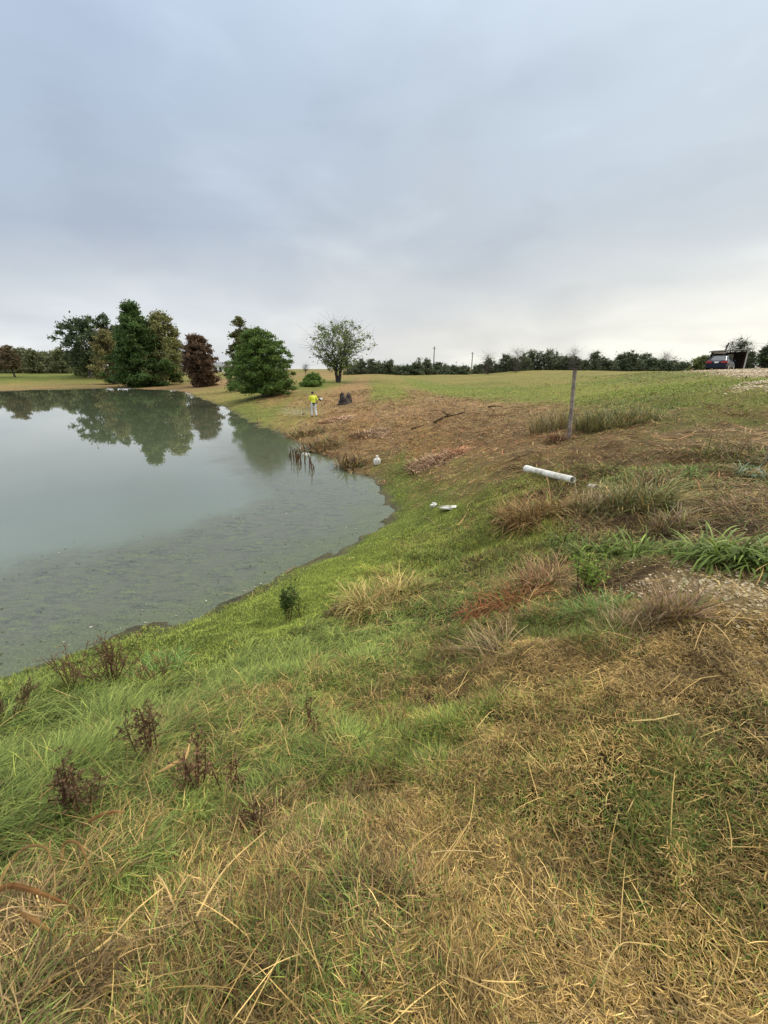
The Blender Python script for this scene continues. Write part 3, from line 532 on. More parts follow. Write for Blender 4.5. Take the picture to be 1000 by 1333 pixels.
def make_tree(name, label, p, h, w, kind, c0, c1, base=.1, limbs=46, nper=90, leaf=.16, rad=.55, trunk_r=.16, group=None, cat='tree', lean=0.0, seed=0, twigs=0, stems=1, flat=.75, gap=0.0, droop=0.0, bark=None, elong=1.6):
    global rng
    keep_ = rng; rng = np.random.default_rng(1000 + seed); random.seed(seed)
    t = empty(name, tuple(p)); tag(t, label, cat, group)
    mb = MB(); cen = []; rd = []; R0 = w / 2
    nz = rng.random(24) * .5 + .75
    for s_ in range(stems):
        la = rng.random() * 6.28; ln = lean + (0.25 * R0 if stems > 1 else 0) * 1.0
        top = np.array([math.cos(la) * (R0 * .4 if stems > 1 else .03 * h) + lean * h, math.sin(la) * (R0 * .4 if stems > 1 else .03 * h), h * (.93 if kind != 'vase' else .7)])
        tp = [np.array([0, 0, -.25])] + [top * k + np.array([rng.normal() * .012 * h, rng.normal() * .012 * h, 0]) * (k < .95) for k in (.12, .3, .5, .7, 1.0)]
        mb.tube(tp, [trunk_r * 1.35, trunk_r, trunk_r * .82, trunk_r * .58, trunk_r * .36, trunk_r * .1], 8, wob=.15)
        tpa = np.array(tp)
        for i in range(limbs // stems):
            f = (i + rng.random()) / (limbs // stems); az_ = i * 2.399 + rng.random() * .9
            zt = base * h + f * (h * (1 - base)) * .97
            r_env = R0 * float(prof(kind, np.array(f))) * nz[int((az_ % 6.283) / 6.284 * 12) + (12 if f > .5 else 0)] * (.78 + .3 * rng.random())
            rise = .35 * r_env if kind not in ('cone',) else .05 * r_env
            z0 = max(zt - rise - .1 * h, base * h * .6)
            o = np.array([np.interp(z0, tpa[:, 2], tpa[:, k]) for k in range(3)])
            e = np.array([np.interp(min(zt, top[2]), tpa[:, 2], tpa[:, k]) for k in (0, 1)] + [zt]) + np.array([math.cos(az_) * r_env, math.sin(az_) * r_env, 0])
            mid = (o + e) / 2 + np.array([0, 0, .06 * h * (1 if kind != 'cone' else .3)]) + rng.normal(size=3) * .02 * h
            rb = trunk_r * .34 * (1 - .6 * f)
            mb.tube([o, mid, e], [rb, rb * .6, rb * .2], 5, cap=False)
            for q in (.38, .62, .82, 1.0) if r_env > .28 * R0 else (.7, 1.0):
                if rng.random() < gap: continue
                b = (1 - q) ** 2 * o + 2 * q * (1 - q) * mid + q * q * e
                cen.append(b + rng.normal(size=3) * rad * .35); rd.append(rad * (.6 + .6 * rng.random()) * (1 if q < 1 else .8))
                for _ in range(twigs):
                    tip = b + rng.normal(size=3) * rad * np.array([1.1, 1.1, .8]) + np.array([0, 0, rad * .5])
                    mb.tube([b, (b + tip) / 2 + rng.normal(size=3) * .06, tip], [rb * .25 + .008, rb * .15 + .006, .006], 3, cap=False)
    mb.build('trunk', bark or M_bark, t)
    cen = np.array(cen); rd = np.array(rd)
    if nper: 
        V, F, c = leaf_cloud(cen, rd * 1.15, int(nper * 1.3), leaf * .82, np.array(c0) * 2.5, np.array(c1) * 2.1, flat, elong, droop)
        ok = V.reshape(-1, 4, 3)[:, :, 2].min(1) > .03; 
        fast_mesh('crown', V, [F[ok]], M_leaf, t, c)
    rng = keep_
    return t
DG = ((.022, .050, .016), (.055, .105, .028)); OL = ((.05, .065, .022), (.115, .125, .045)); BZ = ((.085, .060, .022), (.17, .12, .045)); RD = ((.036, .024, .015), (.088, .052, .030)); DK = ((.022, .034, .018), (.055, .07, .032))
def tr(u, vb, vt, wpx, name, label, kind, cols, **kw):
    p = gp(u, vb); h = px2h(vb - vt, p); w = px2m(wpx, p); p[2] -= .05
    return make_tree(name, label, p, h, w, kind, *cols, **kw)
tr(186, 503, 393, 82, 'cypress_tree', 'tallest dark green pointed cypress at the far water edge', 'cone', ((.020, .038, .011), (.055, .085, .022)), base=.02, limbs=95, nper=170, leaf=.30, rad=1.05, trunk_r=.38, seed=1, flat=.6, droop=.3)
tr(214, 501, 404, 62, 'broad_tree', 'broad olive and yellow tinged tree right behind the tallest cypress', 'dome', ((.05, .06, .022), (.15, .14, .055)), base=.06, limbs=70, nper=120, leaf=.30, rad=1.1, trunk_r=.35, seed=2, lean=.02, gap=.1)
tr(150, 500, 428, 44, 'bronze_tree', 'yellow bronze tree with pale trunk left of the tallest cypress', 'dome', ((.065, .065, .025), (.14, .125, .05)), base=.12, limbs=50, nper=90, leaf=.28, rad=1.0, trunk_r=.35, seed=3, gap=.15)
tr(118, 492, 414, 54, 'oak_tree', 'dark ragged oak with bare gaps, left of the far tree clump', 'round', DK, base=.25, limbs=52, nper=60, leaf=.42, rad=1.35, trunk_r=.4, seed=4, gap=.25)
tr(146, 491, 412, 40, 'oak_tree', 'dark narrow tree between the ragged oak and the tallest cypress', 'round', DK, base=.3, limbs=34, nper=60, leaf=.40, rad=1.2, trunk_r=.3, seed=5, gap=.2)
tr(234, 496, 440, 34, 'grey_tree', 'thin grey green tree right of the far clump, before the red cypress', 'round', ((.045, .055, .04), (.10, .11, .07)), base=.15, limbs=34, nper=40, leaf=.3, rad=1.0, trunk_r=.2, seed=6, gap=.2, twigs=1)
tr(265, 503, 434, 42, 'cypress_tree', 'reddish brown autumn cypress standing alone beside the sand spit', 'column', RD, base=.03, limbs=70, nper=150, leaf=.24, rad=.8, trunk_r=.28, seed=7, flat=.6, droop=.3)
tr(322, 508, 411, 52, 'cypress_tree', 'tall bronze cypress rising behind the round green tree', 'cone', ((.036, .042, .016), (.085, .085, .03)), base=.05, limbs=60, nper=110, leaf=.2, rad=.65, trunk_r=.22, seed=8, flat=.6, gap=.15)
tr(344, 516, 428, 92, 'bushy_tree', 'wide bushy deep green tree leaning over the pond on the near peninsula', 'dome', ((.028, .050, .012), (.085, .125, .028)), base=.07, limbs=120, nper=150, leaf=.13, rad=.55, trunk_r=.2, seed=9, flat=.6, droop=.2, gap=.06)
tr(440, 498, 416, 74, 'sparse_tree', 'thinly leaved tree with forked dark trunk alone in the field', 'vase', ((.05, .07, .025), (.13, .155, .055)), base=.26, limbs=60, nper=17, leaf=.2, rad=.85, trunk_r=.24, seed=10, stems=2, twigs=4, bark=M_darkbark)
tr(20, 491, 450, 25, 'bronze_tree', 'small reddish tree with leaning trunk at the far left bank', 'round', ((.05, .04, .024), (.11, .08, .045)), base=.35, limbs=30, nper=60, leaf=.28, rad=.8, trunk_r=.2, seed=11, lean=-.15, gap=.1, bark=M_darkbark)
tr(398, 487, 474, 10, 'bare_tree', 'tiny bare tree on the skyline left of the sparse field tree', 'vase', RD, base=.3, limbs=14, nper=0, rad=.8, trunk_r=.12, seed=12, twigs=4, bark=M_darkbark)
def far_tree(u, dist, hpx, wpx, name, label, kind, cols, group, seed, **kw):
    d = ray(u, 480); x = d[0] * dist; y = d[1] * dist; z = float(hz(x, y)); h = hpx * dist / FPX; w = wpx * dist / FPX
    kw = {**dict(base=.02, limbs=26, nper=80, leaf=.32, rad=1.1, trunk_r=.16, gap=.05, twigs=0), **kw}
    return make_tree(name, label, np.array([x, y, z - .1]), h, w, kind, *cols, group=group, seed=seed, **kw)
# hedgerow on the left horizon
LG = 'bushy trees in the hedgerow behind the far left bank'
LL = 'one of the dull olive trees in the hedgerow behind the far left bank'
for i in range(13):
    u = -22 + i * 11.5 + random.random() * 4
    far_tree(u, 128 + random.random() * 14, 25 + random.random() * 8, 25 + random.random() * 8, 'hedge_tree', LL, 'dome', ((.05, .06, .03), (.115, .115, .055)), LG, 40 + i)
far_tree(113, 118, 24, 26, 'hedge_tree', 'pale olive bush under the ragged oak on the far bank', 'dome', ((.07, .085, .035), (.15, .16, .07)), None, 60)
# hedgerow across the field
FG = 'dark trees in the hedgerow across the field'
FL = 'one of the low dark trees in the hedgerow across the field'
hed = [(458,13,18),(470,19,22),(484,18,20),(496,14,18),(507,20,20),(517,13,14),(530,15,22),(543,16,20),(556,19,22),(569,17,20),(581,12,18),(592,14,18),(604,11,14),(624,15,18),(636,19,22),(648,12,14),(658,26,14),(669,20,18),(681,19,18),(690,25,14),(701,28,18),(714,28,18),(724,19,20),(737,20,20),(750,19,18),(762,14,16),(774,24,14),(785,18,16),(797,17,20),(809,22,22),(822,23,26),(836,24,26),(850,20,18),(862,16,16),(876,12,16),(890,10,16)]
for i, (u, hp, wp) in enumerate(hed):
    thin = hp > 22 and wp < 20
    far_tree(u, 132 + random.random() * 10 - max(0, u - 700) * .12, hp * (.72 + .32 * random.random()), wp * 1.1, 'hedge_tree' if not thin else 'open_tree', FL if not thin else 'one of the taller open topped dark trees in the hedgerow across the field',
             'dome' if not thin else 'vase', ((.035, .046, .026), (.085, .095, .05)), FG if not thin else 'taller open trees in the hedgerow across the field', 70 + i, nper=44 if not thin else 22, leaf=.30, twigs=1 if not thin else 4, gap=.12 if not thin else .25, rad=.95, bark=M_darkbark, limbs=26 if not thin else 34)
for i, (u, hp) in enumerate([(635, 26), (672, 30), (745, 28), (865, 22)]):
    far_tree(u, 128, hp, 15, 'bare_tree', 'one of the leafless grey trees poking above the hedgerow across the field', 'vase', DK, 'leafless trees above the hedgerow', 120 + i, nper=0, twigs=5, limbs=30, trunk_r=.09)
far_tree(910, 75, 19, 24, 'hedge_tree', 'green bush just left of the parked car on the rise', 'dome', OL, None, 130, nper=120, leaf=.18, rad=.6)
far_tree(925, 66, 22, 12, 'open_tree', 'thin dark shrub between the bush and the shed', 'vase', DK, None, 131, nper=30, leaf=.18, rad=.5, twigs=3)
far_tree(957, 58, 42, 30, 'bare_tree', 'spreading half bare tree behind the open shed', 'vase', DK, None, 132, nper=7, leaf=.16, rad=.5, twigs=6, limbs=44, trunk_r=.1, bark=M_darkbark, base=.1)
far_tree(972, 60, 26, 16, 'open_tree', 'dark low tree to the right of the shed', 'dome', DK, None, 133, nper=50, leaf=.16, rad=.5, twigs=2)
far_tree(998, 62, 34, 26, 'open_tree', 'leafy tree cut by the right edge of the view', 'vase', DK, None, 134, nper=50, leaf=.18, rad=.5, twigs=4, limbs=44, base=.05)
# green bush in front of the sparse tree, and twiggy growth by the post
p = gp(406, 503); make_tree('bush', 'low bright green bush left of the sparse tree', p, px2m(15, p), px2m(30, p), 'dome', (.05, .085, .02), (.10, .15, .035), base=.02, limbs=34, nper=90, leaf=.12, rad=.35, trunk_r=.04, cat='bush', seed=200, lean=.1)

def leafy(u, v, hp, wp, c0, c1, nm, lb, npr, lf, cat, seed, stem, limbs=26):
    p = gp(u, v); p[2] -= .02; M_s = solid_mat('weed_stem', stem, .8)
    make_tree(nm, lb, p, px2h(hp, p), px2m(wp, p), 'dome', c0, c1, base=.02, limbs=limbs, nper=npr, leaf=lf, rad=px2m(5, p), trunk_r=.006 if p[1] < 20 else .03, cat=cat, seed=seed, twigs=1, bark=M_s, elong=2.6)
leafy(122, 490, 8, 16, (.1, .12, .05), (.17, .19, .08), 'bush', 'small pale bush at the foot of the far left hedgerow', 60, .2, 'bush', 215, (.05, .05, .04))

# ------------------------------------------------------------------ far poles, houses
M_wood = solid_mat('weathered_wood', (.30, .25, .20), .9, nscale=14, var=.45, bmp=.5, dirt=(.13, .11, .09))
M_pole = solid_mat('pole_wood', (.06, .05, .045), .9)
M_white = solid_mat('white_paint', (.75, .75, .72), .7, nscale=2, var=.08)
M_roof = solid_mat('grey_roof', (.22, .22, .23), .8)
M_glass = solid_mat('dark_glass', (.03, .035, .04), .15)
for u, dist, hp, lab in [(564.5, 150, 34, 'taller utility pole beyond the hedgerow'), (614, 160, 26, 'shorter utility pole beyond a gap in the hedgerow, right of the taller one')]:
    d = ray(u, 480); x, y = d[0] * dist, d[1] * dist; z = float(hz(x, y)); h = hp * dist / FPX
    t = tag(empty('utility_pole', (x, y, z)), lab, 'pole')
    MB().tube([(0, 0, -.5), (0, 0, h * .5), (0.05, 0, h)], [.2, .16, .12], 8).build('pole', M_pole, t)
    MB().box((0, 0, h * .93), (1.1, .1, .12)).build('crossarm', M_pole, t)
    for k in (-.48, 0, .48): MB().tube([(k, 0, h * .93 + .07), (k, 0, h * .93 + .3)], .05, 6).build('insulator', M_white, t)
def house(u, dist, w, d_, h, lab, seed=0):
    dd = ray(u, 480); x, y = dd[0] * dist, dd[1] * dist; z = float(hz(x, y))
    t = tag(empty('farm_house', (x, y, z), R(8)), lab, 'house')
    MB().box((0, 0, h / 2 - .1), (w, d_, h + .2)).build('wall', M_white, t)
    V = [(-w / 2 - .4, -d_ / 2 - .4, h), (w / 2 + .4, -d_ / 2 - .4, h), (w / 2 + .4, d_ / 2 + .4, h), (-w / 2 - .4, d_ / 2 + .4, h), (-w / 2 - .4, 0, h + 1.6), (w / 2 + .4, 0, h + 1.6)]
    MB().add(V, [(0, 3, 2, 1), (0, 1, 5, 4), (2, 3, 4, 5), (0, 4, 3), (1, 2, 5)]).build('roof', M_roof, t)
    for k in (-.3, .3): MB().box((k * w, -d_ / 2 - .01, h * .55), (1.0, .06, 1.1)).build('window', M_glass, t)
    MB().box((0, -d_ / 2 - .01, 1.0), (1.0, .06, 2.0)).build('door', M_glass, t)
house(289, 190, 6.5, 6, 2.6, 'white house glimpsed between the red cypress and the round green tree')
house(2, 165, 7, 6, 2.3, 'white building at the left edge beneath the hedgerow')

# ------------------------------------------------------------------ wooden post
p = gp(741, 571); hp_ = px2m(86, p)
t = tag(empty('wooden_post', tuple(p), R(20)), 'weathered grey split wooden post with flat cap standing in the slope', 'post')
ln = -.12
mb = MB(); k = 9; zs = np.linspace(-.2, hp_, 14); V = []
for i, z in enumerate(zs):
    for j in range(10):
        an = 2 * math.pi * j / 10; r = .058 * (1 + .18 * math.sin(3 * an + 1) + .10 * (random.random() - .5)) * (1.08 - .16 * i / 13)
        V.append((r * math.cos(an) * .95 + ln * z * .5, r * math.sin(an) * .8, z))
F = [(i * 10 + j, i * 10 + (j + 1) % 10, (i + 1) * 10 + (j + 1) % 10, (i + 1) * 10 + j) for i in range(13) for j in range(10)] + [tuple(130 + j for j in range(10))]
mb.add(V, F).build('post', M_wood, t)
MB().box((ln * hp_ * .5, 0, hp_ + .012), (.30, .16, .024), Matrix.Rotation(R(3), 4, 'Y')).build('cap', M_pole, t)
for z in (hp_ * .35, hp_ * .7, hp_ * .9): MB().tube([(.07, -.03, z), (.14, -.05, z + .01)], .006, 5).build('nail', M_pole, t)
# small stake at the right edge
p = gp(996, 602); t = tag(empty('stake', tuple(p)), 'thin grey stick upright at the right edge of the slope', 'stick')
MB().tube([(0, 0, -.1), (.01, 0, .2), (0, 0.01, .42)], [.012, .011, .009], 6, wob=.2).build('stick', M_wood, t)

# ------------------------------------------------------------------ pipe and small litter
M_pvc = solid_mat('white_pipe', (.78, .76, .68), .5, nscale=9, var=.16, dirt=(.50, .46, .36))
M_dark = solid_mat('dark', (.02, .018, .015), .9)
M_plastic = solid_mat('white_plastic', (.74, .72, .66), .5, nscale=14, var=.2, dirt=(.42, .38, .28))
a0 = gp(688, 618); b0 = gp(745, 631)
ax = b0 - a0; Lp = float(np.linalg.norm(ax)); rp = px2m(3.9, a0)
t = tag(empty('drain_pipe', tuple(a0)), 'long white plastic pipe lying on the slope above the brown tussock', 'pipe')
def hollow(P0, P1, r, name, mat, parent, th=.012, bell=False):
    mb = MB(); P0 = np.array(P0, float); P1 = np.array(P1, float); d = P1 - P0; Ld = np.linalg.norm(d); d /= Ld
    a = np.cross(d, (0, 0, 1)); a /= np.linalg.norm(a); b = np.cross(a, d); K = 24
    prof_ = [(0, r * (1.14 if bell else 1)), (.16 if bell else .02, r * (1.14 if bell else 1)), (.2 if bell else .04, r), (Ld, r), (Ld, r - th), (0.0, r - th)]
    V = [P0 + d * q + rr_ * (math.cos(2 * math.pi * j / K) * a + math.sin(2 * math.pi * j / K) * b) for q, rr_ in prof_ for j in range(K)]
    n_ = len(prof_); F = [(i * K + j, i * K + (j + 1) % K, ((i + 1) % n_) * K + (j + 1) % K, ((i + 1) % n_) * K + j) for i in range(n_) for j in range(K)]
    return mb.add(V, F).build(name, mat, parent, smooth=False)
hollow((-.06, 0, rp + .07), (ax[0], ax[1], ax[2] + rp + .02), rp, 'pipe_wall', M_pvc, t, bell=True)
c0_ = gp(768, 635); c1_ = gp(777, 637)
t = tag(empty('broken_pipe', tuple(c0_)), 'broken brown stained pipe end half buried beyond the white pipe', 'pipe')
M_pvc2 = solid_mat('stained_pipe', (.45, .36, .27), .6, nscale=12, var=.4, dirt=(.7, .68, .62))
dv = c1_ - c0_; hollow((0, 0, rp * .35), (dv[0], dv[1], dv[2] + rp * .35), rp * .8, 'pipe_wall', M_pvc2, t)
# white crumpled lumps
def lump(u, v, px, lab, name='foam_scrap', asp=(1, .6, .45), mat=None, cat='litter', seed=0):
    p = gp(u, v); s_ = px2m(px, p) / 2; bm = bmesh.new(); bmesh.ops.create_icosphere(bm, subdivisions=3, radius=1); random.seed(seed)
    for vt in bm.verts:
        q = vt.co; f = 1 + .9 * (float(vnoise(q.x * 2 + 9 + seed, q.y * 2 + q.z * 1.7 + 5, seed)) - .5) + .6 * (float(vnoise(q.x * 5 + 3, q.z * 5 + q.y * 4 + 8, seed + 1)) - .5)
        vt.co = Vector((q.x * asp[0], q.y * asp[1], max(q.z, -.5) * asp[2])) * f * s_
    me = bpy.data.meshes.new(name); bm.to_mesh(me); bm.free(); me.materials.append(mat or M_plastic)
    o = bpy.data.objects.new(name, me); COL.objects.link(o); o.location = (p[0], p[1], p[2] + s_ * asp[2] * .5); return tag(o, lab, cat)
lump(587, 662, 26, 'larger white crumpled scrap lying in green grass left of the brown tussock', asp=(1, .42, .2), seed=3)
lump(565, 660, 8, 'small white scrap just left of the larger crumpled scrap', asp=(1, .7, .9), seed=4)
lump(398, 594, 9, 'white scrap among the cut reeds at the water edge', asp=(1, .7, .7), seed=5)
# white bucket / jug by the shore
p = gp(491, 605); s_ = px2m(10, p)
t = tag(empty('plastic_jug', tuple(p), R(20)), 'white plastic jug standing at the muddy shoreline', 'jug')
V = []; K = 14
for z, r in [(0, .42), (.04, .48), (.62, .48), (.78, .4), (.92, .18), (1.08, .16)]:
    V += [(r * math.cos(2 * math.pi * j / K) * s_, r * .8 * math.sin(2 * math.pi * j / K) * s_, z * s_) for j in range(K)]
F = [(i * K + j, i * K + (j + 1) % K, (i + 1) * K + (j + 1) % K, (i + 1) * K + j) for i in range(5) for j in range(K)] + [tuple(range(K - 1, -1, -1)), tuple(5 * K + j for j in range(K))]
MB().add(V, F).build('body', M_plastic, t, smooth=True)
MB().tube([(0, -.3 * s_, .95 * s_), (0, -.55 * s_, .85 * s_), (0, -.55 * s_, .5 * s_), (0, -.38 * s_, .42 * s_)], .05 * s_, 7).build('handle', M_plastic, t, smooth=True)
MB().tube([(0, 0, 1.08 * s_), (0, 0, 1.18 * s_)], .18 * s_, 12).build('cap', M_plastic, t)

# ------------------------------------------------------------------ charred stump
p = gp(450, 526); s_ = px2m(13.5, p)
t = tag(empty('tree_stump', tuple(p)), 'charred dark jagged stump standing on the brown slope', 'stump')
M_char = solid_mat('charred_wood', (.032, .024, .02), .9, nscale=9, var=.6, bmp=1.0, dirt=(.10, .075, .06))
V = []; K = 18; tops = [(.72 + .22 * math.sin(j * .7 + 1) + .28 * random.random()) for j in range(K)]
for i, (q, r) in enumerate([(-.1, .66), (.06, .62), (.25, .56), (.5, .50), (.75, .42), (1, .26)]):
    for j in range(K):
        an = 2 * math.pi * j / K; rr_ = r * (1 + .18 * math.sin(4 * an + i * .4) + .16 * (random.random() - .5))
        V.append((rr_ * math.cos(an) * s_, rr_ * math.sin(an) * s_, q * s_ * (1 if i < 4 else tops[j])))
V.append((0, 0, .55 * s_))
F = [(i * K + j, i * K + (j + 1) % K, (i + 1) * K + (j + 1) % K, (i + 1) * K + j) for i in range(5) for j in range(K)] + [(5 * K + j, 5 * K + (j + 1) % K, 6 * K) for j in range(K)]
MB().add(V, F).build('stump_wood', M_char, t)
for a_ in (.3, 1.5, 2.7, 3.6, 5.0): MB().tube([(math.cos(a_) * .35 * s_, math.sin(a_) * .35 * s_, .18 * s_), (math.cos(a_) * .6 * s_, math.sin(a_) * .6 * s_, .05 * s_), (math.cos(a_) * .85 * s_, math.sin(a_) * .85 * s_, -.05 * s_)], [.12 * s_, .08 * s_, .03 * s_], 6, wob=.3).build('root', M_char, t)
for a_, q in ((1.2, .5), (4.2, .4), (3.2, .62)): MB().tube([(math.cos(a_) * .3 * s_, math.sin(a_) * .3 * s_, q * s_), (math.cos(a_) * .55 * s_, math.sin(a_) * .55 * s_, (q + .35) * s_)], [.09 * s_, .04 * s_], 6, wob=.3).build('branch_stub', M_char, t)

# ------------------------------------------------------------------ fallen branches and logs
def log(name, lab, pts, r, col=(.10, .07, .05), cat='branch', group=None, forks=()):
    P = [gp(u, v) for u, v in pts]; o = P[0]; Q_ = catmull(np.array([q - o for q in P]), 3, False); n_ = len(Q_)
    for i in range(n_): Q_[i][2] = float(hz(o[0] + Q_[i][0], o[1] + Q_[i][1])) - o[2] + r * 1.2
    t = tag(empty(name, tuple(o)), lab, cat, group)
    MB().tube(Q_, np.linspace(r, r * .35, n_), 7, col, wob=.3).build('stem', M_stem, t)
    for f, dx, dy, dz in forks:
        b = Q_[int(f * (n_ - 1))]; MB().tube([b, b + np.array([dx, dy, dz]) * .6, b + np.array([dx, dy, dz])], [r * .6, r * .4, r * .12], 6, col, wob=.3).build('side_branch', M_stem, t)
    return t
log('fallen_branch', 'dark bent branch lying across the brown slope above the rust coloured reed pile', [(565, 552), (585, 543), (605, 538)], .06, (.05, .035, .03), forks=[(.4, .5, .3, .25), (.6, -.4, .3, .2)])
log('fallen_branch', 'dark branch lying in cut reeds behind the rust coloured pile', [(536, 560), (552, 555)], .05, (.06, .04, .03))
log('fallen_branch', 'short dark stick on the slope below the field, right of the long branch', [(636, 531), (656, 530)], .05, (.05, .035, .03))
log('fallen_stick', 'pale grey forked stick on green grass below the white scrap', [(549, 676), (562, 680), (574, 690)], .014, (.34, .28, .2), forks=[(.3, .25, .02, .02), (.6, .2, -.05, .02)])
log('fallen_stick', 'straight tan stick pointing up the bank left of the brown tussock', [(596, 686), (606, 672), (612, 660)], .016, (.45, .34, .2))
log('fallen_stick', 'long pale stalk lying among weeds above the grey dead grass', [(600, 790), (625, 805), (660, 830)], .007, (.5, .4, .24))

# ------------------------------------------------------------------ grass tussocks
def tussock(u, v, hpx, n_, c0, c1, lab, name='grass_tussock', el=(20, 80), droop=70, wd=.004, spread=.5, cat='grass clump', nseg=5, group=None, seed=0, mat=None, wmul=1.0, azi=None, azs=6.3):
    global rng
    kk = rng; rng = np.random.default_rng(500 + seed)
    p = gp(u, v); h = .3 * px2h(hpx, p) + .5 * px2m(hpx, p); rs = px2m(hpx, p) * spread * 1.1
    an = rng.random(n_) * 6.283; r_ = rs * np.sqrt(rng.random(n_)); X_ = p[0] + r_ * np.cos(an); Y_ = p[1] + r_ * np.sin(an)
    P = np.stack([X_, Y_, hz(X_, Y_) - .01], -1); j = rng.random((n_, 1)); col = (np.array(c0) * (1 - j) + np.array(c1) * j) * (.45 + 1.0 * rng.random((n_, 1)))
    if n_ > 200 and wd < .01 and cat != 'reed pile': col = np.where(rng.random((n_, 1)) < .22, palette(2, n_) * .8, np.where(rng.random((n_, 1)) < .14, palette(0, n_), col))
    az_ = an + rng.normal(size=n_) * 1.5 if azi is None else azi + (rng.random(n_) - .5) * azs
    V, q, t_, c = blades(P, az_, R(el[0]) + R(el[1] - el[0]) * rng.random(n_), h * 1.25 * (.45 + .8 * rng.random(n_)), np.maximum(wd * (.7 + .6 * rng.random(n_)), depth(p) / 430 * .75) * wmul, R(droop) * (.4 + .9 * rng.random(n_)), col, nseg, zoff=.006)
    V = V - p[None]
    o = fast_mesh(name, V, [q, t_], mat or M_dry, None, c); o.location = tuple(p); rng = kk
    return tag(o, lab, cat, group)
RB = ((.15, .085, .03), (.43, .26, .11)); RU = ((.20, .075, .025), (.46, .20, .075)); GS = ((.17, .12, .06), (.44, .33, .18)); BR = ((.15, .10, .05), (.36, .25, .12))
tussock(694, 676, 48, 900, *RB, 'big reddish brown grass tussock below the white pipe', el=(15, 75), droop=80, spread=.62, seed=1)
tussock(660, 672, 28, 260, *RB, 'smaller reddish brown tussock at the left foot of the big one', seed=2)
tussock(668, 795, 52, 420, *RU, 'bright rust red drooping grass clump beside the light green weed', el=(30, 85), droop=130, spread=.35, wd=.006, seed=3)
tussock(625, 800, 28, 120, (.30, .07, .03), (.45, .14, .06), 'small deep red clump just left of the bright rust clump', seed=4, droop=100)
tussock(705, 765, 50, 520, (.24, .13, .06), (.48, .31, .17), 'brown seeding grass clump behind the bright rust clump', el=(30, 80), droop=70, spread=.5, seed=5)
tussock(640, 852, 50, 360, *GS, 'grey straw fan of flattened dead stalks in front of the rust clump', el=(5, 35), droop=30, spread=.35, wd=.005, azi=R(60), azs=3.6, seed=6)
tussock(490, 790, 46, 700, (.33, .24, .08), (.60, .46, .18), 'golden yellow grass mound beside the shore mat', el=(25, 80), droop=85, spread=.75, seed=7)
tussock(530, 776, 30, 300, (.26, .24, .06), (.48, .38, .12), 'yellow green grass mound right of the golden one', seed=8)
tussock(440, 800, 26, 240, (.05, .06, .02), (.20, .16, .07), 'dark tangled weed mound left of the golden grass', seed=9, droop=100)
tussock(875, 802, 50, 420, (.20, .12, .075), (.42, .29, .19), 'upright brown dead weed bunch beside the gravel', el=(35, 85), droop=40, spread=.45, seed=10)
tussock(812, 820, 44, 150, *GS, 'thin tangle of pale broken stalks left of the brown weed bunch', el=(10, 80), droop=40, spread=.7, wd=.005, seed=11)
tussock(835, 662, 52, 620, (.10, .13, .045), (.30, .26, .11), 'tall mixed green and tan grass clump right of the pipe', el=(35, 85), droop=70, spread=.6, seed=12)
tussock(770, 668, 40, 300, (.22, .17, .075), (.50, .40, .22), 'sparse tan grass clump below the broken pipe end', el=(40, 85), droop=60, spread=.6, seed=13)
tussock(850, 632, 28, 300, (.17, .11, .06), (.38, .25, .14), 'low brown seeding grass behind the tall mixed clump', seed=14)
tussock(960, 596, 26, 300, (.08, .09, .035), (.22, .19, .08), 'dark olive bramble patch on the slope near the right edge', seed=15, spread=1.4)
tussock(955, 660, 30, 360, (.14, .085, .055), (.32, .20, .12), 'reddish dead stalk heap behind the broad leaved grass', seed=16, spread=1.2, el=(5, 60))
tussock(875, 690, 36, 260, (.2, .13, .08), (.42, .32, .2), 'brown dead grass sheaf left of the broad leaved grass', seed=17, el=(40, 85), droop=60)
tussock(885, 618, 18, 200, (.12, .2, .05), (.2, .34, .08), 'light green leafy patch on the slope near the right edge', seed=18, spread=1.2)
tussock(985, 620, 18, 260, (.22, .30, .20), (.34, .42, .30), 'pale grey green foliage patch at the right edge of the slope', seed=19, spread=1.2)
tussock(560, 604, 18, 1500, (.30, .17, .09), (.62, .44, .27), 'rust orange pile of cut reeds above the shoreline', el=(0, 30), droop=20, spread=1.5, cat='reed pile', name='reed_pile', azi=R(10), azs=5.2, seed=20)
tussock(586, 592, 14, 700, (.32, .14, .07), (.52, .27, .15), 'deep orange heap at the right end of the reed pile', el=(0, 35), droop=20, spread=1.4, cat='reed pile', name='reed_pile', azi=R(20), azs=5, seed=21)
tussock(482, 566, 12, 800, (.32, .19, .10), (.60, .42, .27), 'pinkish heap of cut reeds on the slope right of the worker', el=(0, 30), droop=20, spread=1.8, cat='reed pile', name='reed_pile', seed=22)
tussock(436, 548, 10, 500, (.45, .25, .15), (.66, .45, .28), 'small pinkish heap of cut reeds just right of the worker', el=(0, 30), droop=20, spread=1.8, cat='reed pile', name='reed_pile', seed=23)
tussock(415, 582, 16, 420, (.10, .06, .03), (.30, .2, .11), 'dark brown cut reed stubble at the pond corner', el=(10, 70), droop=40, spread=1.6, cat='reed stubble', name='reed_stubble', seed=24)
tussock(398, 566, 12, 300, (.10, .06, .03), (.28, .18, .1), 'dark brown cut reed stubble up the bank from the pond corner', el=(10, 70), droop=40, spread=1.8, cat='reed stubble', name='reed_stubble', seed=25)
tussock(455, 607, 18, 220, (.08, .05, .03), (.24, .16, .09), 'dark clump of reed stubble left of the white jug', el=(20, 80), droop=40, spread=.9, cat='reed stubble', name='reed_stubble', seed=26)
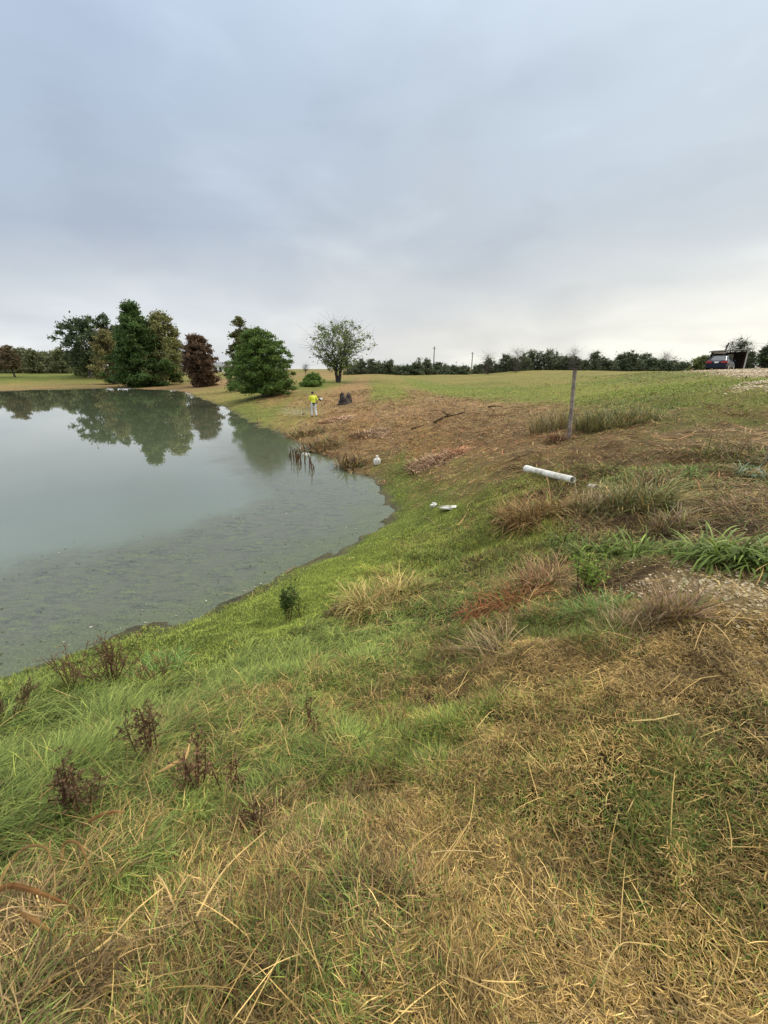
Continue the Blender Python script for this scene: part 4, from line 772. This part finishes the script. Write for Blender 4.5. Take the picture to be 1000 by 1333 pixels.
tussock(785, 558, 24, 1100, (.09, .10, .04), (.26, .25, .11), 'wispy olive brush clump just right of the wooden post', name='brush_clump', el=(45, 88), droop=40, spread=1.25, wd=.004, cat='brush', seed=90, wmul=.6)
tussock(718, 560, 30, 420, (.12, .10, .045), (.32, .26, .13), 'wispy dry olive brush clump just left of the wooden post', name='brush_clump', el=(45, 88), droop=40, spread=.8, wd=.004, cat='brush', seed=91, wmul=.6)
tussock(822, 548, 17, 600, (.09, .11, .04), (.22, .22, .09), 'low olive brush clump farther right behind the wooden post', name='brush_clump', el=(45, 88), droop=40, spread=1.5, wd=.004, cat='brush', seed=92, wmul=.6)
tussock(722, 574, 18, 220, (.17, .08, .045), (.36, .2, .12), 'reddish dead grass at the foot of the wooden post', seed=27)
tussock(775, 798, 30, 800, (.10, .19, .045), (.19, .32, .07), 'soft feathery green clump under the light green weed', el=(20, 70), droop=60, spread=1.0, wd=.0028, mat=M_grass, seed=28)
tussock(718, 800, 22, 500, (.09, .17, .04), (.16, .26, .06), 'low green clump between the rust clump and the feathery one', spread=1.3, wd=.003, mat=M_grass, seed=29)
tussock(205, 872, 26, 500, (.11, .21, .045), (.24, .34, .08), 'bright green grass tuft behind the brown seedhead weed', spread=1.2, mat=M_grass, seed=30)
for i, (u, v, hp, lab, n_) in enumerate([(950, 727, 64, 'large clump of broad arching green leaves by the gravel', 230), (905, 722, 46, 'broad leaved green clump touching the left side of the large one', 110), (822, 722, 36, 'middle sized clump of broad green leaves above the bare stalks', 110), (770, 726, 34, 'small clump of broad green leaves above the light green weed', 90), (728, 706, 24, 'smallest broad leaved clump beside the brown tussock', 60), (1000, 735, 50, 'broad leaved clump cut by the right edge', 110)]):
    tussock(u, v, hp, n_, (.085, .135, .02), (.22, .29, .055), lab, name='broad_leaved_grass', el=(35, 85), droop=125, wd=.017, spread=.55, nseg=7, mat=M_grass, group='broad leaved grass clumps along the ditch', seed=60 + i)

# ------------------------------------------------------------------ brown seedhead weeds
def seed_weed(u, v, hpx, n_st, lab, cols, heads=14, spread=.35, seed=0, hs=.014):
    global rng
    kk = rng; rng = np.random.default_rng(900 + seed); random.seed(seed)
    p = gp(u, v); h = px2h(hpx, p)
    mb = MB(); cen = []
    for i in range(n_st):
        a_ = rng.random() * 6.28; r_ = h * spread * rng.random(); tip = np.array([math.cos(a_) * r_ * 1.5, math.sin(a_) * r_ * 1.5, h * (.6 + .4 * rng.random())])
        b = np.array([math.cos(a_) * .03, math.sin(a_) * .03, -.02]); mid = (b + tip) / 2 + rng.normal(size=3) * .03 * h
        mb.tube([b, mid, tip], [.0045, .0035, .002], 5, (.16, .085, .05), cap=False)
        for k in range(heads):
            f = .45 + .55 * rng.random(); q = mid + (tip - mid) * (f - .45) / .55 if f > .5 else mid
            e = q + rng.normal(size=3) * h * .07 + np.array([0, 0, h * .05]); mb.tube([q, e], [.002, .0014], 3, (.15, .08, .05), cap=False); cen.append(e)
    for _ in range(0): pass
    cen = np.array(cen); V, F, c = leaf_cloud(cen, np.full(len(cen), hs * 1.2), 6, hs * .62, *cols, 1, 1.8)
    mb.add(V, F, (1, 1, 1)); mb.c[-1] = c; o = mb.build('dead_weed', M_leaf); o.location = tuple(p); tag(o, lab, 'weed'); rng = kk
SB = ((.11, .062, .03), (.30, .18, .095)); SD2 = ((.075, .05, .025), (.21, .135, .065))
seed_weed(146, 888, 58, 22, 'dense rust brown seedhead weed at the shore edge, largest of its kind', SB, 16, .5, 1)
seed_weed(92, 895, 44, 8, 'smaller brown seedhead weed just left of the dense one', SB, 12, .5, 2)
seed_weed(12, 945, 50, 14, 'dark brown seedhead weed cut by the left edge', SD2, 14, .45, 3)
seed_weed(196, 1000, 78, 7, 'tall thin dark dead weed in the middle of the long green grass', SD2, 16, .12, 4)
seed_weed(108, 1070, 80, 9, 'dark crooked dead weed above the curled dry leaves', SD2, 14, .28, 5)
seed_weed(250, 1045, 80, 7, 'reddish thin dead weed beside the pale curled leaf', SB, 12, .2, 6)
seed_weed(205, 890, 24, 6, 'little brown seedhead weed to the right of the dense one', SB, 8, .5, 7)
seed_weed(300, 1040, 60, 5, 'sparse reddish dead weed right of the pale curled leaf', SB, 8, .25, 8)
seed_weed(330, 1090, 50, 6, 'short brown dead weed where the green grass turns to straw', SD2, 8, .4, 9)
seed_weed(820, 700, 42, 2, 'single dark stem standing before the broad leaved grass', SD2, 30, .1, 10)
seed_weed(392, 800, 22, 4, 'short olive dead weed beside the small upright weed', ((.05, .06, .02), (.14, .14, .05)), 8, .3, 11)
seed_weed(405, 960, 40, 5, 'faint brown dead weed in mid green grass', SD2, 6, .3, 12)

seed_weed(375, 808, 44, 8, 'small upright dark green weed on the lime green shore mat', ((.05, .085, .02), (.13, .18, .045)), 26, .22, 13, .03)
seed_weed(757, 772, 46, 13, 'bright light green leafy weed near the rust red grass clump', ((.16, .24, .035), (.30, .42, .08)), 15, .42, 14, .020)

# ------------------------------------------------------------------ single long stalks and curled leaves in front
def ribbon(name, lab, P3, wd, col, cat='leaf', fold=.25, mat=None):
    """a leaf blade with a raised centre fold, following world points"""
    P3 = [np.array(q, float) for q in P3]; o = P3[0]; Q_ = catmull(np.array([q - o for q in P3]), 5, False); n_ = len(Q_); V = []
    for i in range(n_):
        t_ = Q_[min(i + 1, n_ - 1)] - Q_[max(i - 1, 0)]; t_ /= np.linalg.norm(t_) + 1e-9; s_ = np.cross(t_, (0.2, -.5, .8)); s_ /= np.linalg.norm(s_) + 1e-9; u_ = np.cross(s_, t_)
        f = i / (n_ - 1); w = wd * .5 * min(1, 4 * f + .25) * (1 - f ** 3) + .0006
        V += [Q_[i] - s_ * w, Q_[i] + u_ * w * fold, Q_[i] + s_ * w, Q_[i] - u_ * .0012]
    F = []
    for i in range(n_ - 1):
        a = i * 4; F += [(a + k, a + (k + 1) % 4, a + 4 + (k + 1) % 4, a + 4 + k) for k in range(4)]
    ob = MB().add(V, F, col).build(name, mat or M_stem, None, smooth=False); ob.location = tuple(o); return tag(ob, lab, cat)
def pts(seq): return [gp(u, v + 8 * (v > 900), l * 1.5 + .02) for u, v, l in seq]
TAN = (.62, .47, .24)
ribbon('curled_leaf', 'pale folded dry leaf among dark weeds in long green grass', pts([(214, 1030, .10), (236, 1023, .12), (250, 1016, .13), (257, 998, .17)]), .016, (.46, .33, .18), fold=.5)
ribbon('curled_leaf', 'brown dry leaf lying above the arched ones at the left', pts([(120, 1104, .10), (140, 1098, .12), (160, 1092, .12), (176, 1090, .11)]), .014, (.24, .14, .075), fold=.4)
ribbon('curled_leaf', 'long arching brown leaf at the left edge, tip hanging down', pts([(-5, 1200, .04), (25, 1160, .10), (52, 1144, .13), (78, 1146, .13), (86, 1172, .08)]), .011, (.24, .165, .085), fold=.4)
ribbon('curled_leaf', 'short arching brown leaf right of the long arching one', pts([(88, 1150, .06), (98, 1132, .11), (118, 1136, .11), (128, 1160, .06)]), .012, (.21, .14, .07), fold=.4)
ribbon('curled_leaf', 'broad red brown leaf sweeping in from the left edge', pts([(-12, 1212, .06), (22, 1190, .10), (60, 1192, .09), (110, 1200, .05)]), .018, (.17, .095, .048), fold=.4)
ribbon('curled_leaf', 'dull brown leaf below the broad red brown one', pts([(35, 1205, .06), (55, 1218, .06), (80, 1232, .04)]), .015, (.24, .15, .075), fold=.4)
def stalk(lab, seq, r, col, extra=()):
    P = [np.array(q) for q in pts(seq)]; o = P[0]; Q_ = catmull(np.array([q - o for q in P]), 4, False)
    t = tag(empty('dry_stalk', tuple(o)), lab, 'stalk'); MB().tube(Q_, np.linspace(r, r * .5, len(Q_)), 6, col, wob=.15).build('stem', M_stem, t)
    for f in (.3, .6): b = Q_[int(f * (len(Q_) - 1))]; MB().ell(b, (r * 1.7,) * 3, 8, 5, tuple(np.array(col) * .8)).build('node', M_stem, t)
stalk('long straight pale stalk lying diagonally at the bottom left', [(43, 1315, .05), (100, 1283, .06), (150, 1250, .07), (190, 1210, .08), (222, 1182, .08)], .0042, (.62, .50, .26))
stalk('pale diagonal stalk above and right of the longest one', [(262, 1215, .06), (285, 1180, .08), (310, 1150, .09), (350, 1102, .07)], .0038, (.60, .47, .26))
stalk('thin pale stalk lying level in the straw at bottom centre', [(560, 1118, .03), (590, 1119, .04), (625, 1121, .04)], .0022, (.66, .54, .32))
stalk('thin bent pale stalk in the straw right of centre', [(820, 950, .04), (848, 952, .05), (868, 947, .05), (880, 940, .04)], .003, (.62, .5, .28))
stalk('thin pale stalk arched over the straw near the bottom right', [(778, 1305, .03), (782, 1280, .07), (800, 1264, .09), (835, 1254, .06)], .0022, (.66, .52, .28))
stalk('thin pale stalk in the mid green grass left of centre', [(455, 838, .08), (500, 832, .1), (545, 828, .09)], .004, (.5, .42, .22))
tussock(285, 1225, 44, 16, (.45, .33, .18), (.66, .52, .32), 'pale splayed husk at the foot of the right diagonal stalk', name='dry_husk', el=(0, 40), droop=30, wd=.010, spread=.1, cat='husk', seed=80)

# ------------------------------------------------------------------ gravel and floating bits (uncountable)
def pebbles(name, lab, xs, ys, sz, c0, c1, mat, zo=0.0, flat=.55):
    n_ = len(xs); D = np.array([(1, 0, 0), (.3, .95, 0), (-.8, .6, 0), (-.8, -.6, 0), (.3, -.95, 0), (.4, .2, .8), (-.35, -.1, .9), (0, 0, -.8)])
    F0 = [(0, 1, 5), (1, 2, 5), (2, 6, 5), (2, 3, 6), (3, 4, 6), (4, 0, 5), (4, 5, 6), (1, 0, 7), (2, 1, 7), (3, 2, 7), (4, 3, 7), (0, 4, 7)]
    a = rng.random(n_) * 6.28; s_ = sz * (.45 + 1.1 * rng.random(n_) ** 2)
    B = D[None] * (1 + .35 * (rng.random((n_, 8, 1)) - .5)) * s_[:, None, None]; B[..., 2] *= flat
    X_ = B[..., 0] * np.cos(a)[:, None] - B[..., 1] * .75 * np.sin(a)[:, None]; Y_ = B[..., 0] * np.sin(a)[:, None] + B[..., 1] * .75 * np.cos(a)[:, None]
    V = np.stack([X_ + xs[:, None], Y_ + ys[:, None], B[..., 2] + (hz(xs, ys) + zo)[:, None] + .2 * s_[:, None]], -1)
    F = (np.arange(n_)[:, None, None] * 8 + np.array(F0)[None]).reshape(-1, 3); j = rng.random((n_, 1)); c = (np.array(c0) * (1 - j) + np.array(c1) * j) * (.75 + .5 * rng.random((n_, 1)))
    return tag(fast_mesh(name, V.reshape(-1, 3), [F], mat, None, np.repeat(c, 8, 0)), lab, kind='stuff')
M_stone = solid_mat('stone', (1, 1, 1), .85, nscale=30, var=.25, usecol=True, spec=.3)
x, y, r = scatter(60000, 2.0, 9, 1.2, 25, 62); wk = bil(COV[..., 5], x, y); ok = rng.random(len(x)) < wk * .75; x, y = x[ok], y[ok]
pebbles('gravel', 'pale tan pebbles scattered at the edge of the dry grass', x, y, .0125, (.34, .26, .15), (.66, .56, .36), M_stone)
x, y, r = scatter(50000, 12, 50, 1.3, 30, 55); wk = bil(COV[..., 5], x, y); ok = rng.random(len(x)) < wk; x, y = x[ok], y[ok]
pebbles('drive_gravel', 'pinkish tan stones of the gravel drive on the rise', x, y, .045, (.44, .34, .22), (.70, .57, .40), M_stone)
# small leaves and scum on the water near the bank
x = rng.uniform(-12, 2, 60000); y = rng.uniform(2, 24, 60000); s_ = -sdist(x, y)
dn = fbm(x * .9, y * .9, 201, 3); ok = (s_ > .02) & (rng.random(len(x)) < np.exp(-np.abs(s_ - 3.4) / .5) * .035 + np.exp(-s_ / .35) * .30 + (s_ < 4) * .05 * (dn > .55)); x, y = x[ok], y[ok]
n_ = len(x); a = rng.random(n_) * 6.28; L_ = .012 + .022 * rng.random(n_) ** 2; D = np.array([(1, 0), (0, .55), (-1, 0), (0, -.55)])
V = np.stack([x[:, None] + L_[:, None] * (D[:, 0] * np.cos(a)[:, None] - D[:, 1] * np.sin(a)[:, None]), y[:, None] + L_[:, None] * (D[:, 0] * np.sin(a)[:, None] + D[:, 1] * np.cos(a)[:, None]), np.full((n_, 4), .006) + rng.random((n_, 4)) * .008], -1)
j = rng.random((n_, 1)); pale = rng.random((n_, 1)) < .12
c = np.where(pale, (.55, .52, .42), np.array((.05, .07, .03)) * (1 - j) + np.array((.20, .20, .09)) * j)
tag(fast_mesh('floating_debris', V.reshape(-1, 3), [np.arange(n_ * 4).reshape(-1, 4)], M_leaf, None, np.repeat(c, 4, 0)), 'tiny leaves and scum floating near the bank', kind='stuff')
# broken reed stubs standing in the water
RG = 'broken reed stubs standing in the shallow water'
for i in range(26):
    u = 376 + random.random() * 34 if i < 19 else 440 + random.random() * 26
    v = 600 + (u - 376) * .12 + random.random() * 10 - (7 if u < 400 else 0) if i < 19 else 603 + (u - 440) * .3 + random.random() * 8
    x, y = at(u, v, W); h = .22 + .4 * random.random()
    t = MB().tube([(0, 0, -.2), (random.uniform(-.05, .05), 0, h * .5), (random.uniform(-.12, .12), 0, h)], [.028, .024, .012], 6, (.10, .06, .035), wob=.3).build('reed_stub', M_stem, None)
    t.location = (x, y, 0); tag(t, 'one of the dark broken reed stubs standing in the shallow water', 'reed', RG)

# ------------------------------------------------------------------ shed, car, poles on the rise
d = ray(944, 480); dist = 50.0; sx, sy = d[0] * dist, d[1] * dist; vz = math.atan2(sx, sy)
sz_ = float(hz(sx, sy)) - .02
M_shed = solid_mat('dark_boards', (.055, .045, .042), .85, nscale=5, var=.4)
M_shed2 = solid_mat('maroon_panel', (.10, .035, .035), .8, nscale=5, var=.3)
M_trim = solid_mat('pale_trim', (.5, .47, .42), .7)
M_tin = solid_mat('tin_roof', (.30, .29, .28), .5, nscale=4, var=.3)
t = tag(empty('open_shed', (sx, sy, sz_), -vz + R(6)), 'dark open fronted shed with flat roof behind the parked car', 'shed')
w_, d_, h_ = 3.1, 2.6, 2.25
MB().box((0, d_ / 2, h_ / 2), (w_, .08, h_)).build('back_wall', M_shed, t)
MB().box((w_ / 2, 0, h_ / 2 - .003), (.08, d_ - .09, h_)).build('side_wall', M_shed2, t)
MB().box((-w_ / 2, 0.4, h_ * .3), (.08, d_ * .6, h_ * .6)).build('side_wall', M_shed, t)
MB().box((.1, -.1, h_ + .13), (w_ + .6, d_ + .7, .10), Matrix.Rotation(R(-2.5), 4, 'Y')).build('roof', M_tin, t)
for k in (-w_ / 2 + .05, -.55, w_ / 2 - .02): MB().box((k, -d_ / 2 - .07, h_ / 2), (.12, .12, h_ + .04)).build('post', M_trim if k > 1 else M_shed, t)
MB().box((-w_ * .3, -d_ / 2 - .15, h_ - .12), (w_ * .36, .05, .18)).build('fascia', M_trim, t)
MB().box((.35, d_ / 2 - .3, 1.15), (.5, .4, 1.7)).build('door', M_trim, t)
for u, dist, h, ln_, lab in [(935.5, 50, 3.2, .5, 'leaning dark pole rising behind the shed roof'), (918.5, 56, 1.9, .3, 'short dark pole left of the parked car')]:
    d = ray(u, 480); x, y = d[0] * dist, d[1] * dist
    t = MB().tube([(0, 0, -.3), (ln_ * .4, 0, h * .6), (ln_, 0, h)], [.10, .085, .075], 8, wob=.1).build('leaning_pole', M_pole, None); t.location = (x, y, float(hz(x, y))); tag(t, lab, 'pole')

M_car = solid_mat('car_paint', (.012, .018, .036), .38, nscale=2, var=.1, spec=.25)
M_cglass = solid_mat('car_glass', (.05, .06, .07), .12, spec=.4)
M_tail = solid_mat('tail_lens', (.42, .015, .02), .2)
M_rub = solid_mat('rubber', (.02, .02, .02), .9)
M_rim = solid_mat('wheel_rim', (.55, .55, .56), .3, metal=.8)
M_plate = solid_mat('number_plate', (.8, .8, .78), .5, var=.03)
d = ray(937, 480); dist = 45.0; cx, cy = d[0] * dist, d[1] * dist
car = tag(empty('parked_car', (cx, cy, float(hz(cx, cy)) + .02), -(vz + R(9))), 'dark blue sedan parked on the rise, seen from behind', 'car')
# body: stations along y (rear -2.3 .. front 2.3): half width, bottom, belt height
def loft(stn, name, mat, parent, K=None):
    V = []; K = len(stn[0])
    for s_ in stn: V += s_
    F = [(i * K + j, i * K + (j + 1) % K, (i + 1) * K + (j + 1) % K, (i + 1) * K + j) for i in range(len(stn) - 1) for j in range(K)] + [tuple(range(K - 1, -1, -1)), tuple((len(stn) - 1) * K + j for j in range(K))]
    return MB().add(V, F).build(name, mat, parent, smooth=False)
def sect(y, w, zb, zt, r=.16):
    return [(-w + .08, y, zb), (-w, y, zb + .15), (-w, y, zt - r), (-w + r * .5, y, zt - r * .25), (-w + r * 1.6, y, zt), (0, y, zt + .015), (w - r * 1.6, y, zt), (w - r * .5, y, zt - r * .25), (w, y, zt - r), (w, y, zb + .15), (w - .08, y, zb)]
body = loft([sect(-2.34, .74, .36, .86), sect(-2.28, .84, .28, .98), sect(-2.0, .90, .24, 1.03), sect(-1.4, .91, .22, 1.03), sect(-.6, .92, .20, .98), sect(.6, .92, .20, .96), sect(1.2, .91, .20, .92), sect(1.9, .88, .22, .82), sect(2.25, .78, .26, .70), sect(2.33, .66, .34, .6)], 'body', M_car, car)
def csect(y, w, wt, zb, zt): return [(-w, y, zb), (-wt, y, zt - .06), (-wt + .1, y, zt), (wt - .1, y, zt), (wt, y, zt - .06), (w, y, zb)]
loft([csect(-1.75, .78, .74, .99, 1.04), csect(-1.05, .80, .60, .98, 1.41), csect(-.2, .81, .62, .97, 1.46), csect(.35, .80, .60, .95, 1.42), csect(1.15, .78, .72, .92, .97)], 'cabin', M_cglass, car)
loft([csect(-1.02, .605, .60, 1.38, 1.425), csect(-.2, .625, .62, 1.40, 1.475), csect(.32, .605, .60, 1.38, 1.435)], 'roof', M_car, car)
for s_ in (-1, 1):
    for y0, y1 in ((-1.72, -1.03), (.34, 1.13)): MB().tube([(s_ * .77, y0, 1.02), (s_ * .61, y1 if y0 < 0 else y0, 1.42)] if y0 < 0 else [(s_ * .61, y0, 1.42), (s_ * .76, y1, .97)], .035, 6).build('pillar', M_car, car)
    MB().tube([(s_ * .81, -.35, 1.0), (s_ * .625, -.35, 1.42)], .03, 6).build('pillar', M_car, car)
    MB().box((s_ * .60, -2.30, .84), (.42, .12, .17)).build('tail_light', M_tail, car)
    MB().box((s_ * .86, -2.16, .84), (.10, .26, .15)).build('tail_light', M_tail, car)
    MB().box((s_ * .99, .55, 1.02), (.16, .1, .12)).build('mirror', M_car, car)
    MB().box((s_ * .66, 2.29, .62), (.3, .08, .12)).build('headlight', M_plate, car)
    for y0 in (-1.42, 1.42):
        wl = MB().tube([(s_ * .72, y0, .32), (s_ * .935, y0, .32)], .32, 20).build('wheel', M_rub, car); rm = MB().tube([(s_ * .93, y0, .32), (s_ * .945, y0, .32)], .21, 12).build('rim', M_rim, wl)
    for y0 in (-.75, .35): MB().box((s_ * .925, y0, .80), (.03, .16, .03)).build('door_handle', M_rim, car)
MB().box((0, -2.345, .82), (.34, .03, .15)).build('number_plate', M_plate, car)
MB().box((0, -2.33, .42), (1.5, .10, .22)).build('rear_bumper', M_car, car)
MB().box((0, -2.318, .93), (.7, .03, .04)).build('boot_trim', M_rim, car)

# ------------------------------------------------------------------ the worker with the string trimmer
def remeshed(name, mb, vox, mat, parent, smooth_it=4):
    o = mb.build('tmp_shape', mat)
    md = o.modifiers.new('r', 'REMESH'); md.mode = 'VOXEL'; md.voxel_size = vox; md.use_smooth_shade = True
    sm = o.modifiers.new('s', 'SMOOTH'); sm.iterations = smooth_it; sm.factor = .5
    dg = bpy.context.evaluated_depsgraph_get(); me = bpy.data.meshes.new_from_object(o.evaluated_get(dg)); me.name = name
    bpy.data.objects.remove(o); me.materials.clear(); me.materials.append(mat)
    ob = bpy.data.objects.new(name, me); COL.objects.link(ob); ob.parent = parent; return ob
def limb(mb, pts_, rad_, k=12):
    P = np.array(pts_, float)
    mb.tube(P, rad_, k)
    for q, r in zip(P, rad_): mb.ell(q, (r * 1.0,) * 3, 12, 8)
p = gp(409, 542.5)
man = tag(empty('person', tuple(p), R(25)), 'person in yellow vest and pale trousers trimming the bank, seen from behind', 'person')
M_skin = solid_mat('skin', (.42, .25, .17), .6, var=.08); M_vest = solid_mat('yellow_vest', (.72, .78, .06), .7, var=.1, nscale=6); M_trs = solid_mat('pale_trousers', (.62, .64, .66), .85, var=.15, nscale=6)
M_navy = solid_mat('dark_cloth', (.02, .025, .04), .85); M_hair = solid_mat('hair', (.03, .02, .015), .9)
hipz = .93
hip = {-1: (-.10, 0, hipz), 1: (.10, 0, hipz)}; kne = {-1: (-.12, .07, .50), 1: (.12, -.02, .49)}; ank = {-1: (-.13, .02, .09), 1: (.13, -.16, .10)}
sho = {-1: (-.19, .03, 1.42), 1: (.19, .01, 1.42)}; elb = {-1: (-.27, .12, 1.14), 1: (.30, -.04, 1.14)}; wri = {-1: (-.14, .36, 1.06), 1: (.33, .17, .99)}
mb = MB()
limb(mb, [(0, 0, .95), (0, .01, 1.08), (0, .02, 1.25), (0, .02, 1.38)], [.135, .125, .145, .12])
mb.ell((0, .02, 1.33), (.18, .11, .14)); mb.ell((0, 0, .95), (.165, .12, .12))
limb(mb, [(0, .03, 1.42), (0, .045, 1.52)], [.062, .055])
for s_ in (-1, 1):
    limb(mb, [hip[s_], kne[s_], ank[s_]], [.088, .058, .040]); limb(mb, [ank[s_], tuple(np.array(ank[s_]) + (0.01 * s_, .13, -.055))], [.042, .032]); mb.ell(np.array(ank[s_]) + (0, -.04, -.03), (.035, .04, .04))
    limb(mb, [sho[s_], elb[s_], wri[s_]], [.058, .043, .028])
    w0 = np.array(wri[s_]); dd = w0 - np.array(elb[s_]); dd /= np.linalg.norm(dd); sd_ = np.cross(dd, (0, 0, 1)); sd_ /= np.linalg.norm(sd_)
    pc = w0 + dd * .05; mb.ell(pc, (.038, .045, .022))
    for k, (o_, ln_) in enumerate(zip((-.03, -.01, .01, .03), (.065, .075, .07, .055))):
        b = pc + sd_ * o_ + dd * .035; limb(mb, [b, b + dd * ln_ * .5 + np.array((0, 0, -.012)), b + dd * ln_ * .6 + np.array((0, 0, -.045))], [.0095, .009, .0075], 8)
    b = pc - sd_ * .03 * s_ - dd * .02; limb(mb, [b, b + dd * .035 - sd_ * .02 * s_, b + dd * .055 + np.array((0, 0, -.02)) - sd_ * .015 * s_], [.011, .010, .008], 8)
hc = np.array((-.01, .075, 1.635)); mb.ell(hc, (.076, .096, .112), 16, 12); mb.ell(hc + (0, .035, -.06), (.055, .06, .055), 12, 8)
mb.ell(hc + (0, .103, -.012), (.013, .022, .024)); mb.ell(hc + (-.078, 0, -.01), (.010, .02, .03)); mb.ell(hc + (.078, 0, -.01), (.010, .02, .03)); mb.ell(hc + (0, .088, -.055), (.026, .012, .010))
remeshed('body', mb, .0075, M_skin, man, 2)
for s_ in (-1, 1): MB().ell(hc + (s_ * .03, .092, .008), (.010, .006, .006)).build('eye', M_dark, man, True)
mb = MB(); limb(mb, [(0, 0, 1.0), (0, .01, 1.12), (0, .02, 1.27), (0, .02, 1.37)], [.155, .150, .168, .135], 16); mb.ell((0, .02, 1.35), (.21, .135, .13), 16, 10); mb.ell((0, .01, 1.05), (.185, .14, .09), 16, 10)
for s_ in (-1, 1): limb(mb, [sho[s_], tuple(np.array(sho[s_]) * .1 + np.array(elb[s_]) * .9)], [.078, .064])
remeshed('vest', mb, .014, M_vest, man)
mb = MB(); mb.ell((0, 0, .95), (.19, .145, .10), 16, 10); limb(mb, [(0, 0, .92), (0, 0, 1.0)], [.15, .15], 16); remeshed('waist_band', mb, .014, M_navy, man)
mb = MB(); mb.ell((0, -.0, .88), (.175, .135, .10), 16, 10)
for s_ in (-1, 1): limb(mb, [hip[s_], kne[s_], tuple(np.array(ank[s_]) + (0, 0, .03))], [.105, .078, .072], 14)
remeshed('trousers', mb, .014, M_trs, man)
for s_ in (-1, 1): mb = MB(); limb(mb, [np.array(ank[s_]) + (0, -.03, -.04), np.array(ank[s_]) + (.01 * s_, .14, -.055)], [.05, .042]); mb.ell(np.array(ank[s_]) + (0, 0, .0), (.052, .055, .07)); remeshed('boot', mb, .012, M_navy, man)
mb = MB(); mb.ell(hc + (0, -.012, .03), (.086, .100, .092), 16, 10); remeshed('hair', mb, .012, M_hair, man, 1)
mb = MB(); mb.ell(hc + (0, 0, .062), (.090, .105, .065), 16, 10); mb.ell(hc + (0, .12, .05), (.07, .075, .012), 14, 6); remeshed('cap', mb, .010, M_navy, man, 1)
# trimmer (held, so a thing of its own)
rz = Matrix.Rotation(R(25), 4, 'Z'); tm = tag(empty('string_trimmer', tuple(p), R(25)), 'string trimmer held by the worker, its head down in the grass at left', 'trimmer')
e0 = np.array((.42, -.16, 1.20)); e1 = np.array((-.55, 1.05, .12)); ex = e1 - e0
MB().tube([e0, (e0 + e1) / 2, e1], .014, 10).build('shaft', M_rim, tm)
MB().ell(e0 + (.02, -.04, .02), (.10, .13, .10), 12, 8, wob=.1).build('engine', M_dark, tm); MB().box(e0 + (.07, -.12, .06), (.17, .14, .10), Matrix.Rotation(R(30), 4, 'Z')).build('engine_cover', M_plate, tm)
hd = e0 + ex * .36; MB().tube([hd + (-.12, -.05, .0), hd + (-.10, -.03, .14), hd + (.06, .05, .15), hd + (.10, .06, .02)], .012, 8).build('loop_handle', M_dark, tm)
MB().tube([e0 + ex * .17, e0 + ex * .26], .026, 10).build('grip', M_dark, tm)
MB().tube([e1 + (0, 0, .0), e1 + (0, 0, -.07)], [.06, .05], 14).build('head', M_dark, tm); MB().ell(e1 + (.04, -.08, .02), (.13, .12, .03), 12, 6).build('guard', M_dark, tm)
# clippings thrown up round the trimmer head
hw = rz @ Vector(e1); n_ = 1500; c_ = np.array(p) + np.array(hw) + rng.normal(size=(n_, 3)) * (.75, .5, .16) + (-.45, .1, .12); c_[:, 2] = np.maximum(c_[:, 2], hz(c_[:, 0], c_[:, 1]) + .02)
V, F, c = leaf_cloud(c_, np.full(n_, .03), 1, .022, (.42, .40, .26), (.68, .66, .52), 1, 2.5)
tag(fast_mesh('grass_clippings', V, [F], M_leaf, None, c), 'pale clippings thrown up by the string trimmer', kind='stuff')
